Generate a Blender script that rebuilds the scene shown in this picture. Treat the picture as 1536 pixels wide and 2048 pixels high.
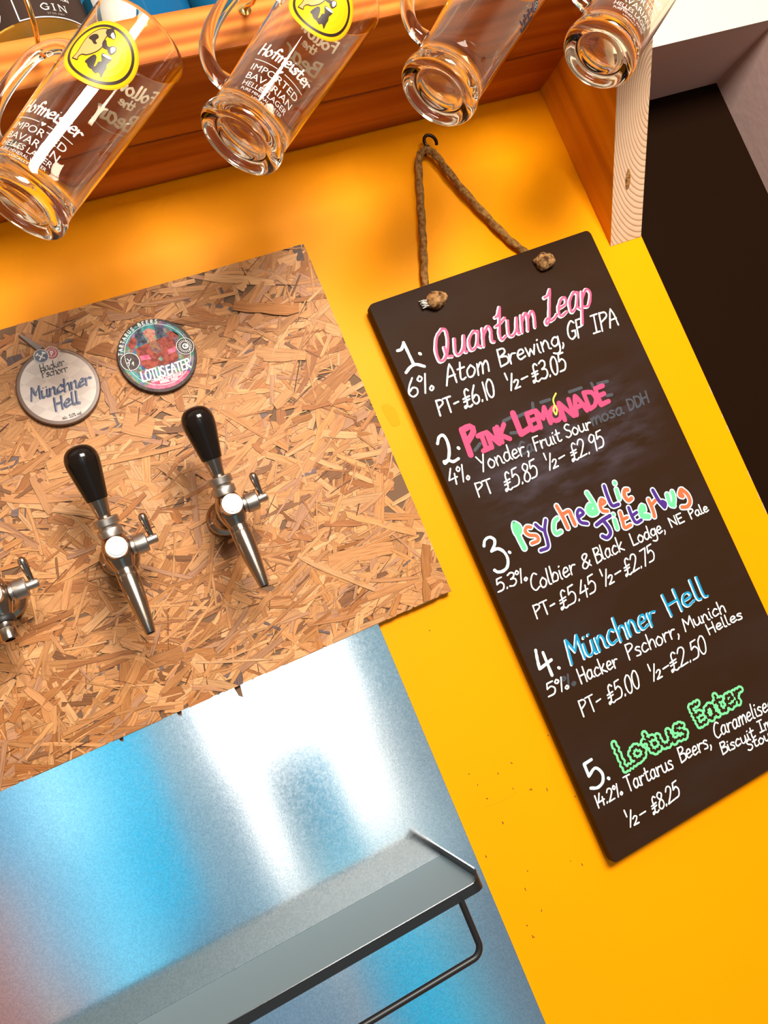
import bpy, bmesh, math, random
from mathutils import Vector, Matrix, noise
random.seed(7)
for o in list(bpy.data.objects): bpy.data.objects.remove(o)
SC = bpy.context.scene
COL = SC.collection

# ------------------------------------------------------------------ camera
cam_d = bpy.data.cameras.new('camera'); cam = bpy.data.objects.new('camera', cam_d); COL.objects.link(cam)
cam_d.sensor_fit = 'AUTO'; cam_d.sensor_width = 36.0; cam_d.lens = 36.0 * 1702.17 / 2048.0
cam_d.clip_start = 0.01
R0 = (0.88443492, -0.25756787, -0.38914479); R1 = (-0.35387221, 0.17344755, -0.9190704); R2 = (0.30421921, 0.95056548, 0.06225696)
cam.matrix_world = Matrix(((R0[0], -R1[0], -R2[0], 0), (R0[1], -R1[1], -R2[1], -0.95), (R0[2], -R1[2], -R2[2], 1.5), (0, 0, 0, 1)))
SC.camera = cam

# ------------------------------------------------------------------ view
SC.view_settings.view_transform = 'Standard'; SC.view_settings.look = 'None'
SC.view_settings.exposure = 0.0; SC.view_settings.gamma = 1.0; SC.view_settings.use_curve_mapping = False
SC.cycles.use_denoising = True
SC.cycles.max_bounces = 14; SC.cycles.transmission_bounces = 14; SC.cycles.glossy_bounces = 6; SC.cycles.transparent_max_bounces = 16
SC.cycles.sample_clamp_indirect = 14.0

# ------------------------------------------------------------------ world: the bar room behind the camera (windows, blue daylight, warm walls)
world = bpy.data.worlds.new('room_light'); SC.world = world; world.use_nodes = True
nt = world.node_tree; nt.nodes.clear()
def wn(t, **k):
    n = nt.nodes.new(t)
    for a, v in k.items(): setattr(n, a, v)
    return n
def wl(a, b): nt.links.new(a, b)
def wmath(op, a, b=None, clamp=False):
    n = wn('ShaderNodeMath', operation=op, use_clamp=clamp)
    for i, v in enumerate((a, b)):
        if v is None: continue
        if isinstance(v, (int, float)): n.inputs[i].default_value = v
        else: wl(v, n.inputs[i])
    return n.outputs[0]
def wstep(v, lo, hi):
    n = wn('ShaderNodeMapRange', interpolation_type='SMOOTHSTEP'); wl(v, n.inputs[0])
    n.inputs[1].default_value = lo; n.inputs[2].default_value = hi
    return n.outputs[0]
def wmix(f, a, b):
    n = wn('ShaderNodeMix', data_type='RGBA'); wl(f, n.inputs[0])
    for i, v in ((6, a), (7, b)):
        if isinstance(v, tuple): n.inputs[i].default_value = (*v, 1)
        else: wl(v, n.inputs[i])
    return n.outputs[2]
tc = wn('ShaderNodeTexCoord'); sp = wn('ShaderNodeSeparateXYZ'); wl(tc.outputs['Generated'], sp.inputs[0])
fy = wmath('MAXIMUM', wmath('MULTIPLY', sp.outputs[1], -1.0), 0.04)
A_ = wmath('DIVIDE', sp.outputs[0], fy); B_ = wmath('DIVIDE', sp.outputs[2], fy)
ALO, AHI, VMAX = -0.5, 0.6, 4.0
def wramp(stops):
    t = wmath('DIVIDE', wmath('SUBTRACT', A_, ALO), AHI - ALO)
    n = wn('ShaderNodeValToRGB'); cr = n.color_ramp; cr.interpolation = 'LINEAR'
    while len(cr.elements) > 1: cr.elements.remove(cr.elements[-1])
    for i, (a, c) in enumerate(stops):
        p = (a - ALO) / (AHI - ALO)
        e = cr.elements[0] if i == 0 else cr.elements.new(p)
        e.position = p; e.color = (c[0] / VMAX, c[1] / VMAX, c[2] / VMAX, 1)
    wl(t, n.inputs[0])
    m = wn('ShaderNodeVectorMath', operation='SCALE'); wl(n.outputs[0], m.inputs[0]); m.inputs[3].default_value = VMAX
    return m.outputs[0]
WHT = (3.2, 3.05, 2.85)
rU = wramp([(-.42, (.22, .14, .09)), (-.2, (.30, .24, .20)), (-.10, (.40, .55, .62)), (.035, (.34, .34, .32)), (.05, (1.5, 1.42, 1.3)), (.088, (1.5, 1.42, 1.3)), (.105, (.40, .36, .30)), (.30, (.34, .27, .20)), (.42, (.30, .22, .15))])
rT = wramp([(-.42, (.22, .15, .10)), (-.25, (.35, .40, .45)), (-.19, (.28, .72, 1.05)), (-.14, (.60, 1.35, 1.65)), (-.075, (.14, .88, 1.28)), (-.043, (.10, .80, 1.20)), (-.026, (.40, .66, .78)), (.008, (.50, .66, .72)), (.020, (.80, .98, 1.08)), (.034, WHT), (.196, WHT), (.214, (.60, .84, .92)), (.235, (.30, .52, .62)), (.30, (.32, .50, .58)), (.42, (.35, .30, .24))])
rM = wramp([(-.42, (.20, .13, .09)), (-.255, (.62, .30, .26)), (-.222, (.56, .52, .58)), (-.175, (.34, .72, .98)), (-.13, (.26, .98, 1.36)), (-.075, (.06, .76, 1.18)), (-.046, (.08, .68, 1.05)), (-.028, (.32, .56, .68)), (.01, (.36, .54, .64)), (.029, (.40, .60, .72)), (.037, (1.5, 1.55, 1.5)), (.044, (2.9, 2.8, 2.6)), (.058, (2.6, 2.5, 2.3)), (.066, (.50, .70, .80)), (.085, (.24, .44, .54)), (.12, (.12, .52, .76)), (.140, (.32, .75, .95)), (.151, (2.5, 2.4, 2.2)), (.190, (2.1, 2.05, 1.9)), (.208, (.80, .92, .94)), (.240, (.34, .48, .55)), (.42, (.25, .22, .19))])
rB = wramp([(-.42, (.18, .12, .08)), (-.240, (.55, .25, .22)), (-.222, (.58, .30, .26)), (-.211, (.74, .70, .56)), (-.198, (.55, .33, .30)), (-.180, (.52, .50, .55)), (-.145, (.30, .92, 1.22)), (-.105, (.26, .82, 1.10)), (-.080, (.22, .40, .54)), (-.05, (.26, .26, .30)), (-.015, (.24, .42, .54)), (.03, (.36, .66, .80)), (.055, (.85, 1.0, 1.02)), (.07, (.80, .98, 1.0)), (.10, (.36, .84, 1.0)), (.15, (.50, .90, 1.02)), (.20, (.66, .86, .90)), (.26, (.34, .48, .55)), (.42, (.2, .17, .15))])
rL = wramp([(-.42, (.12, .08, .06)), (-.2, (.34, .22, .20)), (-.12, (.22, .40, .52)), (.0, (.24, .36, .48)), (.055, (.26, .38, .48)), (.068, (.44, .46, .50)), (.085, (.20, .42, .58)), (.12, (.04, .55, .85)), (.16, (.06, .60, .90)), (.19, (.16, .50, .66)), (.23, (.22, .32, .40)), (.42, (.14, .12, .11))])
c = wmix(wstep(B_, .03, .08), rT, rU)
c = wmix(wstep(B_, -.165, -.115), rM, c)
c = wmix(wstep(B_, -.33, -.22), rB, c)
c = wmix(wstep(B_, -.40, -.31), rL, c)
c = wmix(wstep(B_, -.95, -.60), (.20, .16, .13), c)                 # the dark bar counter and floor
UP = (1.15, 1.0, .80)
MID = (.30, .20, .13)
c = wmix(wstep(B_, .55, .75), c, MID)                               # wooden wall above the windows
c = wmix(wstep(B_, .8, 1.3), c, UP)                                 # pale ceiling
far = wmath('MAXIMUM', wstep(A_, .36, .75), wstep(wmath('MULTIPLY', A_, -1.0), .30, .60))
c2 = wmix(wstep(sp.outputs[2], -.35, .0), (.20, .155, .12), MID)
c2 = wmix(wstep(sp.outputs[2], .45, .75), c2, UP)
c = wmix(far, c, c2)
c = wmix(wstep(sp.outputs[1], -.12, .02), c, c2)
bg = wn('ShaderNodeBackground'); wl(c, bg.inputs[0]); bg.inputs[1].default_value = 0.8
wo = wn('ShaderNodeOutputWorld'); wl(bg.outputs[0], wo.inputs[0])

# ------------------------------------------------------------------ lamps of the room
def area(name, loc, target, size, power, colour):
    l = bpy.data.lights.new(name, 'AREA'); l.shape = 'RECTANGLE'; l.size, l.size_y = size; l.energy = power; l.color = colour
    o = bpy.data.objects.new(name, l); COL.objects.link(o); o.location = loc
    o.rotation_euler = (Vector(target) - Vector(loc)).to_track_quat('-Z', 'Y').to_euler()
    return o
area('ceiling_lamp', (0.60, -2.1, 2.42), (0.25, 0.0, 1.6), (1.0, 0.6), 94.0, (1.0, .94, .85))


# measured lettering and print outlines, in metres on their own board, badge or glass
WORDS={'white1': [('Atom',0.4329,1.6748,0.4937,1.6737,0.0084,0.0244),('Brewing,',0.5088,1.6734,0.6067,1.6737,0.0044,0.0217),('GF',0.6138,1.6756,0.6374,1.6757,0.0067,0.0231),('IPA',0.6512,1.6734,0.6913,1.6734,0.0062,0.0236),('6%',0.3826,1.6749,0.4158,1.6753,0.0044,0.022),('PT-',0.4087,1.6429,0.4384,1.6424,0.0023,0.0189),('£6.10',0.443,1.6402,0.4881,1.6419,0.004,0.0225),('½-',0.506,1.6412,0.5378,1.6412,0.0043,0.0229),('£3.05',0.5426,1.6403,0.594,1.6416,0.005,0.023)],'white2': [('Yonder,',0.4294,1.5622,0.4995,1.5616,0.0012,0.0192),('Fruit',0.5075,1.5613,0.5467,1.5606,0.0024,0.0173),('Sour',0.5542,1.562,0.5928,1.5612,0.0019,0.0163),('4%',0.3864,1.5595,0.4126,1.5593,0.0028,0.0196),('PT',0.4132,1.5351,0.4349,1.5347,0.0016,0.0169),('£5.85',0.4491,1.5287,0.4973,1.5311,0.004,0.0221),('½-',0.511,1.532,0.5407,1.5331,0.0043,0.0225),('£2.95',0.5483,1.5316,0.5995,1.5341,0.0038,0.0217)],'white3': [('5.3%',0.3881,1.4234,0.4291,1.4225,0.0024,0.0155),('Colbier',0.4295,1.4069,0.4922,1.4058,0.0037,0.0197),('&',0.5018,1.4058,0.5146,1.4059,0.0033,0.0171),('Black',0.5222,1.4061,0.5653,1.4068,0.0023,0.0183),('Lodge,',0.5785,1.4069,0.6305,1.4067,0.001,0.0158),('NE',0.64,1.4078,0.6611,1.4078,0.0,0.0123),('Pale',0.6714,1.4073,0.701,1.407,0.0,0.0124),('PT-',0.4198,1.3765,0.4491,1.3763,0.0013,0.016),('£5.45',0.454,1.373,0.5075,1.3753,0.004,0.0215),('½-',0.5175,1.3758,0.5473,1.3761,0.0043,0.0219),('£2.75',0.552,1.3762,0.5997,1.3796,0.0035,0.0205)],'white4': [('Hacker',0.4392,1.2856,0.4945,1.2841,0.0015,0.0177),('Pschorr,',0.5097,1.2845,0.5884,1.2839,0.002,0.0186),('Munich',0.5975,1.2847,0.6628,1.2839,0.0011,0.0155),('Helles',0.6262,1.2677,0.6818,1.267,0.0006,0.0132),('5%',0.3943,1.2887,0.423,1.2878,0.0019,0.0154),('PT-',0.4247,1.2505,0.4547,1.2508,0.0014,0.0188),('£5.00',0.4624,1.2485,0.5102,1.25,0.0034,0.0214),('½-',0.5254,1.2484,0.5554,1.2482,0.0043,0.0215),('£2.50',0.5567,1.2476,0.615,1.2498,0.0037,0.022)],'white5': [('14.2%',0.3957,1.1507,0.4323,1.1502,0.0014,0.0141),('Tartarus',0.4392,1.1493,0.5072,1.1476,0.0018,0.0179),('Beers,',0.5185,1.1486,0.5666,1.1479,0.0023,0.0175),('Caramelised',0.5755,1.1528,0.6699,1.1504,0.0034,0.0181),('Biscuit',0.5748,1.1324,0.6276,1.1313,0.002,0.014),('Imperial',0.6359,1.1327,0.702,1.1305,0.0018,0.0138),('Stout',0.6104,1.1209,0.6552,1.1198,0.0013,0.0125),('½-',0.4208,1.1132,0.4493,1.1115,0.0038,0.0203),('£8.25',0.4578,1.1122,0.5002,1.1154,0.0029,0.0186)],'pink': [('Quanτum',0.4317,1.7044,0.5777,1.7053,0.0157,0.0376),('Λeap',0.5919,1.7064,0.665,1.7089,0.0198,0.0409)],'hot': [('P',0.4239,1.5851,0.4402,1.5884,0.0022,0.032),('INK',0.4425,1.5843,0.4822,1.5865,0.0015,0.0199),('L',0.4966,1.586,0.514,1.5885,0.0011,0.0284),('EM',0.5135,1.586,0.543,1.587,0.0015,0.0217),('O',0.544,1.586,0.5617,1.5866,0.0022,0.0169),('NADE',0.5612,1.584,0.6314,1.5851,0.0019,0.0226)],'blue': [('Münchner',0.4377,1.3103,0.5669,1.309,0.0029,0.0293),('Hell',0.586,1.3095,0.6479,1.3112,0.0004,0.0279)],'green': [('L',0.4446,1.1729,0.4706,1.1744,-0.0003,0.034),('otus',0.462,1.1766,0.5431,1.1731,-0.0022,0.0275),('Eater',0.5604,1.1761,0.6361,1.1778,-0.0015,0.0254)],'ghost': [('mosa',0.5952,1.5645,0.6444,1.5638,0.0024,0.0157),('DDH',0.6527,1.5644,0.6864,1.5654,0.002,0.0148),('Ca',0.4876,1.5626,0.5059,1.5626,0.0021,0.0152),('%',0.4173,1.2878,0.433,1.2877,0.0014,0.0145)]}
DATA={'num1': [[(0.392,1.7343),(0.3975,1.7346),(0.4028,1.7401)],[(0.4034,1.7414),(0.4039,1.7263),(0.4043,1.7127)],[(0.391,1.7058),(0.3989,1.7104),(0.4069,1.7114),(0.4162,1.7057)],[(0.417,1.7225),(0.4179,1.7215)]],'num2': [[(0.3922,1.6128),(0.3972,1.6193),(0.4031,1.6196),(0.4048,1.6111),(0.4025,1.6002),(0.3969,1.5906),(0.3914,1.5876),(0.3908,1.5899)],[(0.3912,1.5889),(0.3962,1.5899),(0.4016,1.586),(0.4094,1.587)],[(0.4145,1.5992),(0.4151,1.5982)]],'num3': [[(0.395,1.4798),(0.3989,1.4855),(0.4057,1.4868),(0.4103,1.4822),(0.4081,1.4763),(0.4011,1.4706)],[(0.4011,1.4706),(0.4097,1.4705),(0.4154,1.4643),(0.4165,1.4549),(0.4119,1.4465),(0.4045,1.4439),(0.3979,1.4455),(0.3952,1.4488)],[(0.4216,1.4616),(0.4223,1.4605)]],'num4': [[(0.4029,1.3441),(0.4002,1.3333),(0.3981,1.3226)],[(0.3981,1.3226),(0.4164,1.3262)],[(0.4103,1.3381),(0.4095,1.3099)],[(0.4209,1.3144),(0.4217,1.3134)]],'num5': [[(0.413,1.2029),(0.4022,1.2021)],[(0.4022,1.2021),(0.4018,1.1876)],[(0.4018,1.1876),(0.4131,1.1923),(0.4186,1.1834),(0.415,1.1743),(0.4063,1.1714),(0.398,1.1746)],[(0.4233,1.1749),(0.4239,1.1739)]],'straw': [[(0.5657,1.6188),(0.5588,1.6129),(0.5573,1.6063)],[(0.5569,1.6054),(0.5532,1.6006),(0.5536,1.5939),(0.5576,1.599),(0.5577,1.6047)]],'bubble': [('g',[(0.00428,[(0.4425,1.49),(0.4464,1.485),(0.4453,1.4786),(0.4402,1.4772),(0.4402,1.4852),(0.4425,1.49)]),(0.00475,[(0.4412,1.4859),(0.4409,1.4735),(0.4419,1.4583)])]),('o',[(0.00333,[(0.4604,1.4784),(0.4556,1.4803),(0.4516,1.4761),(0.4546,1.4704),(0.4627,1.4661),(0.4625,1.4604),(0.4534,1.46)])]),('p',[(0.00309,[(0.4676,1.479),(0.4706,1.4733),(0.4751,1.4681)]),(0.00333,[(0.4824,1.4791),(0.4757,1.4679),(0.4737,1.456),(0.4705,1.448),(0.4603,1.4481)])]),('g',[(0.00356,[(0.498,1.4753),(0.4923,1.4729),(0.4875,1.4644),(0.4886,1.4587),(0.4952,1.459)])]),('o',[(0.0038,[(0.5036,1.4895),(0.5055,1.4748),(0.5059,1.4595)]),(0.0038,[(0.5075,1.4775),(0.5161,1.4777),(0.5165,1.4705),(0.5166,1.46)])]),('p',[(0.00333,[(0.5265,1.4667),(0.5334,1.4687),(0.5304,1.4745),(0.5252,1.4707),(0.5247,1.4603),(0.5326,1.4549)])]),('g',[(0.00404,[(0.5492,1.4897),(0.5517,1.4746),(0.5512,1.463)]),(0.00713,[(0.5457,1.4733),(0.5421,1.47),(0.5435,1.4648),(0.549,1.4638)])]),('o',[(0.00356,[(0.5611,1.4692),(0.5671,1.4705),(0.5641,1.4752),(0.5597,1.4704),(0.559,1.4624),(0.5653,1.4588)])]),('p',[(0.00366,[(0.5752,1.4891),(0.5738,1.4759),(0.5745,1.463),(0.5834,1.4613)])]),('g',[(0.00366,[(0.5892,1.4792),(0.5877,1.4671)]),(0.00389,[(0.5909,1.4878),(0.5909,1.4866)])]),('o',[(0.00435,[(0.604,1.4731),(0.5998,1.474),(0.5963,1.4685),(0.5983,1.4608),(0.604,1.4615)])]),('p',[(0.00389,[(0.5433,1.4489),(0.5543,1.4514),(0.5659,1.4526)]),(0.00389,[(0.5543,1.4514),(0.5576,1.4399),(0.5564,1.4324),(0.5497,1.4294),(0.5447,1.4336)])]),('g',[(0.00389,[(0.5695,1.4455),(0.568,1.4347)]),(0.00297,[(0.5709,1.4526),(0.5711,1.452)])]),('o',[(0.00366,[(0.581,1.4513),(0.5794,1.4405),(0.5783,1.4318),(0.5875,1.4317)]),(0.00343,[(0.5788,1.4419),(0.5874,1.442)])]),('p',[(0.00343,[(0.5947,1.4524),(0.5941,1.4394),(0.5961,1.4317),(0.6042,1.432)]),(0.0032,[(0.5937,1.4413),(0.6026,1.443)])]),('g',[(0.00618,[(0.6135,1.4423),(0.6138,1.4468),(0.6091,1.4428),(0.6084,1.4362),(0.6157,1.4322)])]),('o',[(0.00389,[(0.6257,1.4515),(0.6253,1.4377),(0.6236,1.4292)]),(0.00366,[(0.6256,1.4434),(0.6342,1.4471)])]),('p',[(0.00412,[(0.6369,1.4601),(0.6388,1.4454),(0.6427,1.4346)]),(0.00457,[(0.6431,1.442),(0.6455,1.4387),(0.6432,1.4355)])]),('g',[(0.00435,[(0.6537,1.4479),(0.6521,1.4356),(0.6562,1.4317)]),(0.00435,[(0.6621,1.4482),(0.6608,1.4405),(0.6556,1.4319)])]),('o',[(0.00595,[(0.6753,1.4456),(0.6712,1.4412),(0.6736,1.4386)]),(0.00412,[(0.6769,1.4461),(0.6814,1.4374),(0.6807,1.4282),(0.6741,1.4237),(0.6661,1.4256)])])],'clip1c': [0.0165,-0.0195,1.8154],'clip2c': [0.1263,-0.0195,1.8162],'c1words': [('Hacker',-0.0114,0.0201,0.0141,0.0204,0.0013,0.0084),('Pschorr',-0.0118,0.0136,0.0149,0.0126,0.0012,0.008)],'c1blue': [('Münchner',-0.031,-0.0069,0.0323,-0.0078,0.0039,0.013),('Hell',-0.0122,-0.0247,0.014,-0.0242,0.0029,0.0134)],'c1small': [('alc. 5,0% vol',-0.0086,-0.036,0.0115,-0.0365,0.0006,0.0033)],'c1badge': [(-0.0049,0.0369),(0.0063,0.0371)],'c1strip': [(-0.0187,0.0678),(-0.0162,0.0683),(0.0011,0.0468),(-0.0061,0.0447)],'c2poly': {'hair': [(-0.01,0.0355),(-0.0023,0.0391),(0.006,0.0387),(0.0109,0.0364),(0.0155,0.0281),(0.0163,0.021),(0.0132,0.0167),(0.0066,0.0181),(0.0075,0.0276),(0.0045,0.0347),(-0.0021,0.036),(-0.0057,0.0303),(-0.0057,0.0228),(-0.005,0.0173),(-0.0123,0.0166),(-0.0153,0.0236),(-0.0145,0.0294)],'face': [(-0.0042,0.0314),(0.0072,0.0308),(0.0065,0.0242),(0.0024,0.0201),(-0.0015,0.0191),(-0.004,0.0237)],'fringe': [(-0.0051,0.0347),(0.0001,0.038),(0.0067,0.0366),(0.0087,0.0318),(0.0077,0.0283),(0.0019,0.0317),(-0.0039,0.0305),(-0.0062,0.029)],'neck': [(-0.0019,0.02),(0.0046,0.0202),(0.0038,0.0144),(-0.0023,0.0134)],'body': [(-0.0182,0.014),(-0.0086,0.0154),(-0.0013,0.016),(0.0076,0.017),(0.0201,0.016),(0.0239,0.011),(0.022,0.0024),(0.0146,0.0018),(0.0209,-0.0041),(0.0193,-0.0119),(0.0117,-0.0131),(0.0045,-0.013),(-0.0048,-0.0115),(-0.0148,-0.0119),(-0.0198,-0.0065),(-0.0197,0.001),(-0.0197,0.0085)],'collar': [(-0.003,0.0151),(0.0043,0.0158),(0.0069,0.0058),(0.0047,0.002),(-0.0015,0.0025),(-0.005,0.0082)],'sleeve1': [(-0.0186,0.0048),(-0.0089,0.0035),(-0.0076,-0.0023),(-0.0187,-0.0009)],'sleeve2': [(0.0127,0.0024),(0.0223,0.0031),(0.0214,-0.0019),(0.0119,-0.0034)],'gem': [(-0.0007,-0.0045),(0.003,-0.0023),(0.0044,-0.0062),(0.0011,-0.0081)],'skirt': [(-0.0243,-0.0356),(-0.0194,-0.0275),(-0.0104,-0.0261),(0.0067,-0.0258),(0.0235,-0.0269),(0.0281,-0.0337),(0.0217,-0.0407),(0.0089,-0.0439),(-0.0074,-0.044),(-0.0174,-0.0405)],'teal1': [(-0.0392,0.0193),(-0.033,0.0211),(-0.034,0.0147),(-0.038,0.0115),(-0.0401,0.0152)],'teal2': [(0.0348,0.0204),(0.0409,0.0193),(0.0426,0.0126),(0.0403,0.0103),(0.0366,0.0138)],'teal3': [(-0.0271,0.0274),(-0.0171,0.0355),(-0.009,0.0382),(-0.0051,0.0392),(-0.0117,0.033),(-0.0201,0.0274),(-0.026,0.0211)],'teal4': [(0.0164,0.0324),(0.0251,0.0289),(0.0316,0.0215),(0.0351,0.0119),(0.0286,0.0156),(0.0235,0.0248)],'teal5': [(-0.0362,-0.0092),(-0.0297,-0.0106),(-0.0253,-0.0211),(-0.0239,-0.0283),(-0.0302,-0.0209)],'rust1': [(-0.0238,0.0233),(-0.0155,0.0267),(-0.0173,0.0182),(-0.025,0.0147)],'rust2': [(0.0176,0.0206),(0.0257,0.0211),(0.0306,0.0134),(0.023,0.0143)]},'c2ring': ((0.0007,0.0004),),'c2circ': [(-0.0303,0.0015),(0.0323,0.0002)],'c2words': [('LOTUS',-0.0259,-0.0242,0.0001,-0.0255,0.0013,0.0115),('EATER',0.0021,-0.0258,0.029,-0.0249,0.0014,0.0109)],'c2small': [('CARAMELISED',-0.0167,-0.0277,0.0053,-0.0295,0.0006,0.0029),('BISCUIT',0.0067,-0.0296,0.0184,-0.0298,0.0006,0.003),('IMPERIAL',-0.0088,-0.0319,0.0015,-0.0328,0.0004,0.0026),('STOUT',0.0032,-0.0329,0.011,-0.0333,0.0005,0.0025)],'emblem': {'tan': [(0.1222,61.7),(0.1284,63.1),(0.1363,62.0),(0.1438,62.2),(0.1504,65.1),(0.1558,70.8),(0.1581,77.1),(0.1562,81.1),(0.1505,81.7),(0.1448,82.3),(0.1414,84.3),(0.1349,81.7),(0.1291,75.3),(0.1279,69.7),(0.1243,67.7),(0.1218,69.1)],'patch': [(0.1443,64.5),(0.1486,66.8),(0.15,71.5),(0.1476,75.2),(0.1442,74.0),(0.1419,77.6),(0.1407,74.5),(0.1428,70.1)],'head': [(0.1546,78.3),(0.1581,78.0),(0.1609,82.9),(0.1591,85.3),(0.1562,89.4),(0.1526,89.8),(0.1523,86.6),(0.1519,83.0)],'snout': [(0.1546,84.4),(0.1575,85.0),(0.1547,89.4),(0.1525,89.5),(0.153,87.0)],'arm': [(0.144,82.2),(0.1489,83.0),(0.1447,88.2),(0.1455,92.7),(0.1427,94.2),(0.1415,89.7),(0.1412,85.3)],'glass_o': [(0.1409,91.2),(0.146,91.3),(0.1478,96.4),(0.1441,98.7),(0.1395,96.4)],'glass': [(0.1439,92.5),(0.1461,93.4),(0.1468,96.2),(0.1442,97.4),(0.1409,95.9)],'leg': [(0.1235,77.6),(0.1317,81.2),(0.1316,85.4),(0.1258,88.2),(0.1201,88.9),(0.1201,84.3),(0.1221,81.1)],'fox': [(0.136,87.9),(0.1377,92.0),(0.1378,98.9),(0.1347,99.7),(0.1311,98.7),(0.1279,100.5),(0.1237,100.7),(0.1185,101.7),(0.1209,96.7),(0.1185,94.1),(0.1205,87.8),(0.1242,90.3),(0.1284,90.0),(0.1305,92.3)],'cuff': [(0.1355,89.1),(0.1372,92.4),(0.1374,98.7),(0.1359,98.9),(0.135,94.1)]},'specks': [(0.2797,1.2326),(0.2838,1.2141),(0.29,1.1814),(0.2837,1.1039),(0.2701,1.0557),(0.2754,1.248),(0.3077,1.2332),(0.336,1.1999),(0.2562,1.158),(0.2947,1.1211),(0.2839,1.1056),(0.2917,1.0752),(0.2691,1.0692),(0.2714,1.0543),(0.3278,1.2366),(0.3377,1.1991),(0.3831,1.245),(0.3553,1.1906),(0.3841,1.168),(0.2897,1.1821),(0.3473,1.1064),(0.3587,1.0964),(0.3173,1.2101),(0.2988,1.4145)],'smear': [(0.3532,1.6817),(0.3613,1.6816),(0.3677,1.6728),(0.3675,1.6616),(0.366,1.6536),(0.3567,1.6542),(0.3538,1.6645),(0.3529,1.6733)],'scratch': [(0.2793,1.2073),(0.2979,1.2037),(0.3204,1.205)],'ropeL': [(0.5371,1.9721),(0.5261,1.9606),(0.511,1.9221),(0.4945,1.8776),(0.4804,1.84),(0.4664,1.8042)],'ropeR': [(0.5371,1.9721),(0.5467,1.9675),(0.553,1.9552),(0.5656,1.9147),(0.5828,1.8707),(0.6016,1.8297),(0.6164,1.8076)],'ring': [(0.5368,1.9738),(0.5405,1.9836),(0.5472,1.9905),(0.5531,1.9905),(0.5567,1.9853),(0.5562,1.9761),(0.5547,1.9679),(0.5496,1.9648)],'knots': [(0.6257,1.7826),(0.4631,1.7774)],'ringc': [0.5492,1.9785],'ghoststrokes': [[(0.4837,1.6097),(0.4996,1.6112)],[(0.4865,1.5928),(0.4953,1.5906)],[(0.5303,1.6177),(0.5271,1.6086)],[(0.5842,1.6145),(0.6025,1.6141)],[(0.6187,1.6148),(0.619,1.6099)],[(0.6269,1.6114),(0.6415,1.61)],[(0.6318,1.593),(0.6395,1.5919)],[(0.4333,1.5891),(0.4432,1.5944)],[(0.5412,1.6149),(0.5545,1.6144)],[(0.5016,1.6085),(0.5186,1.6096)]],'splinters': [(0.0692,1.4468,0.007,0.014),(0.0044,1.4475,0.006,0.006),(-0.0578,1.4477,0.005,0.006)]}

# ------------------------------------------------------------------ materials
def mat(name, base=(.8, .8, .8), rough=.5, metal=0.0, spec=.5, coat=0.0, trans=0.0, ior=1.45):
    m = bpy.data.materials.new(name); m.use_nodes = True
    b = m.node_tree.nodes['Principled BSDF']
    b.inputs['Base Color'].default_value = (*base, 1); b.inputs['Roughness'].default_value = rough
    b.inputs['Metallic'].default_value = metal; b.inputs['Specular IOR Level'].default_value = spec
    b.inputs['Coat Weight'].default_value = coat; b.inputs['Transmission Weight'].default_value = trans; b.inputs['IOR'].default_value = ior
    return m
class NB:
    def __init__(s, m): s.m = m; s.t = m.node_tree; s.b = s.t.nodes['Principled BSDF']
    def n(s, t, **k):
        n = s.t.nodes.new(t)
        for a, v in k.items(): setattr(n, a, v)
        return n
    def l(s, a, b): s.t.links.new(a, b)
    def coord(s, which='Object', scale=(1, 1, 1), rot=(0, 0, 0), loc=(0, 0, 0)):
        c = s.n('ShaderNodeTexCoord'); mp = s.n('ShaderNodeMapping'); s.l(c.outputs[which], mp.inputs[0])
        mp.inputs['Location'].default_value = loc; mp.inputs['Rotation'].default_value = rot; mp.inputs['Scale'].default_value = scale
        return mp.outputs[0]
    def noise(s, v, scale=5, detail=4, rough=.55, dist=0.0):
        n = s.n('ShaderNodeTexNoise'); s.l(v, n.inputs['Vector'])
        n.inputs['Scale'].default_value = scale; n.inputs['Detail'].default_value = detail
        n.inputs['Roughness'].default_value = rough; n.inputs['Distortion'].default_value = dist
        return n.outputs[0]
    def ramp(s, f, stops):
        n = s.n('ShaderNodeValToRGB'); cr = n.color_ramp
        while len(cr.elements) > 1: cr.elements.remove(cr.elements[-1])
        for i, (p, c) in enumerate(stops):
            e = cr.elements[0] if i == 0 else cr.elements.new(p)
            e.position = p; e.color = (*c, 1) if len(c) == 3 else c
        s.l(f, n.inputs[0]); return n.outputs[0]
    def mix(s, f, a, b, mode='MIX'):
        n = s.n('ShaderNodeMix', data_type='RGBA', blend_type=mode)
        for i, v in ((0, f), (6, a), (7, b)):
            if isinstance(v, (int, float)): n.inputs[i].default_value = v
            elif isinstance(v, tuple): n.inputs[i].default_value = (*v, 1)
            else: s.l(v, n.inputs[i])
        return n.outputs[2]
    def math(s, op, a, b=None):
        n = s.n('ShaderNodeMath', operation=op)
        for i, v in enumerate((a, b)):
            if v is None: continue
            if isinstance(v, (int, float)): n.inputs[i].default_value = v
            else: s.l(v, n.inputs[i])
        return n.outputs[0]
    def bump(s, h, strength=.2, dist=.001):
        n = s.n('ShaderNodeBump'); s.l(h, n.inputs['Height']); n.inputs['Strength'].default_value = strength; n.inputs['Distance'].default_value = dist
        s.l(n.outputs[0], s.b.inputs['Normal'])
    def base(s, c): s.l(c, s.b.inputs['Base Color'])
    def rough(s, v): s.l(v, s.b.inputs['Roughness'])
M = {}
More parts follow.
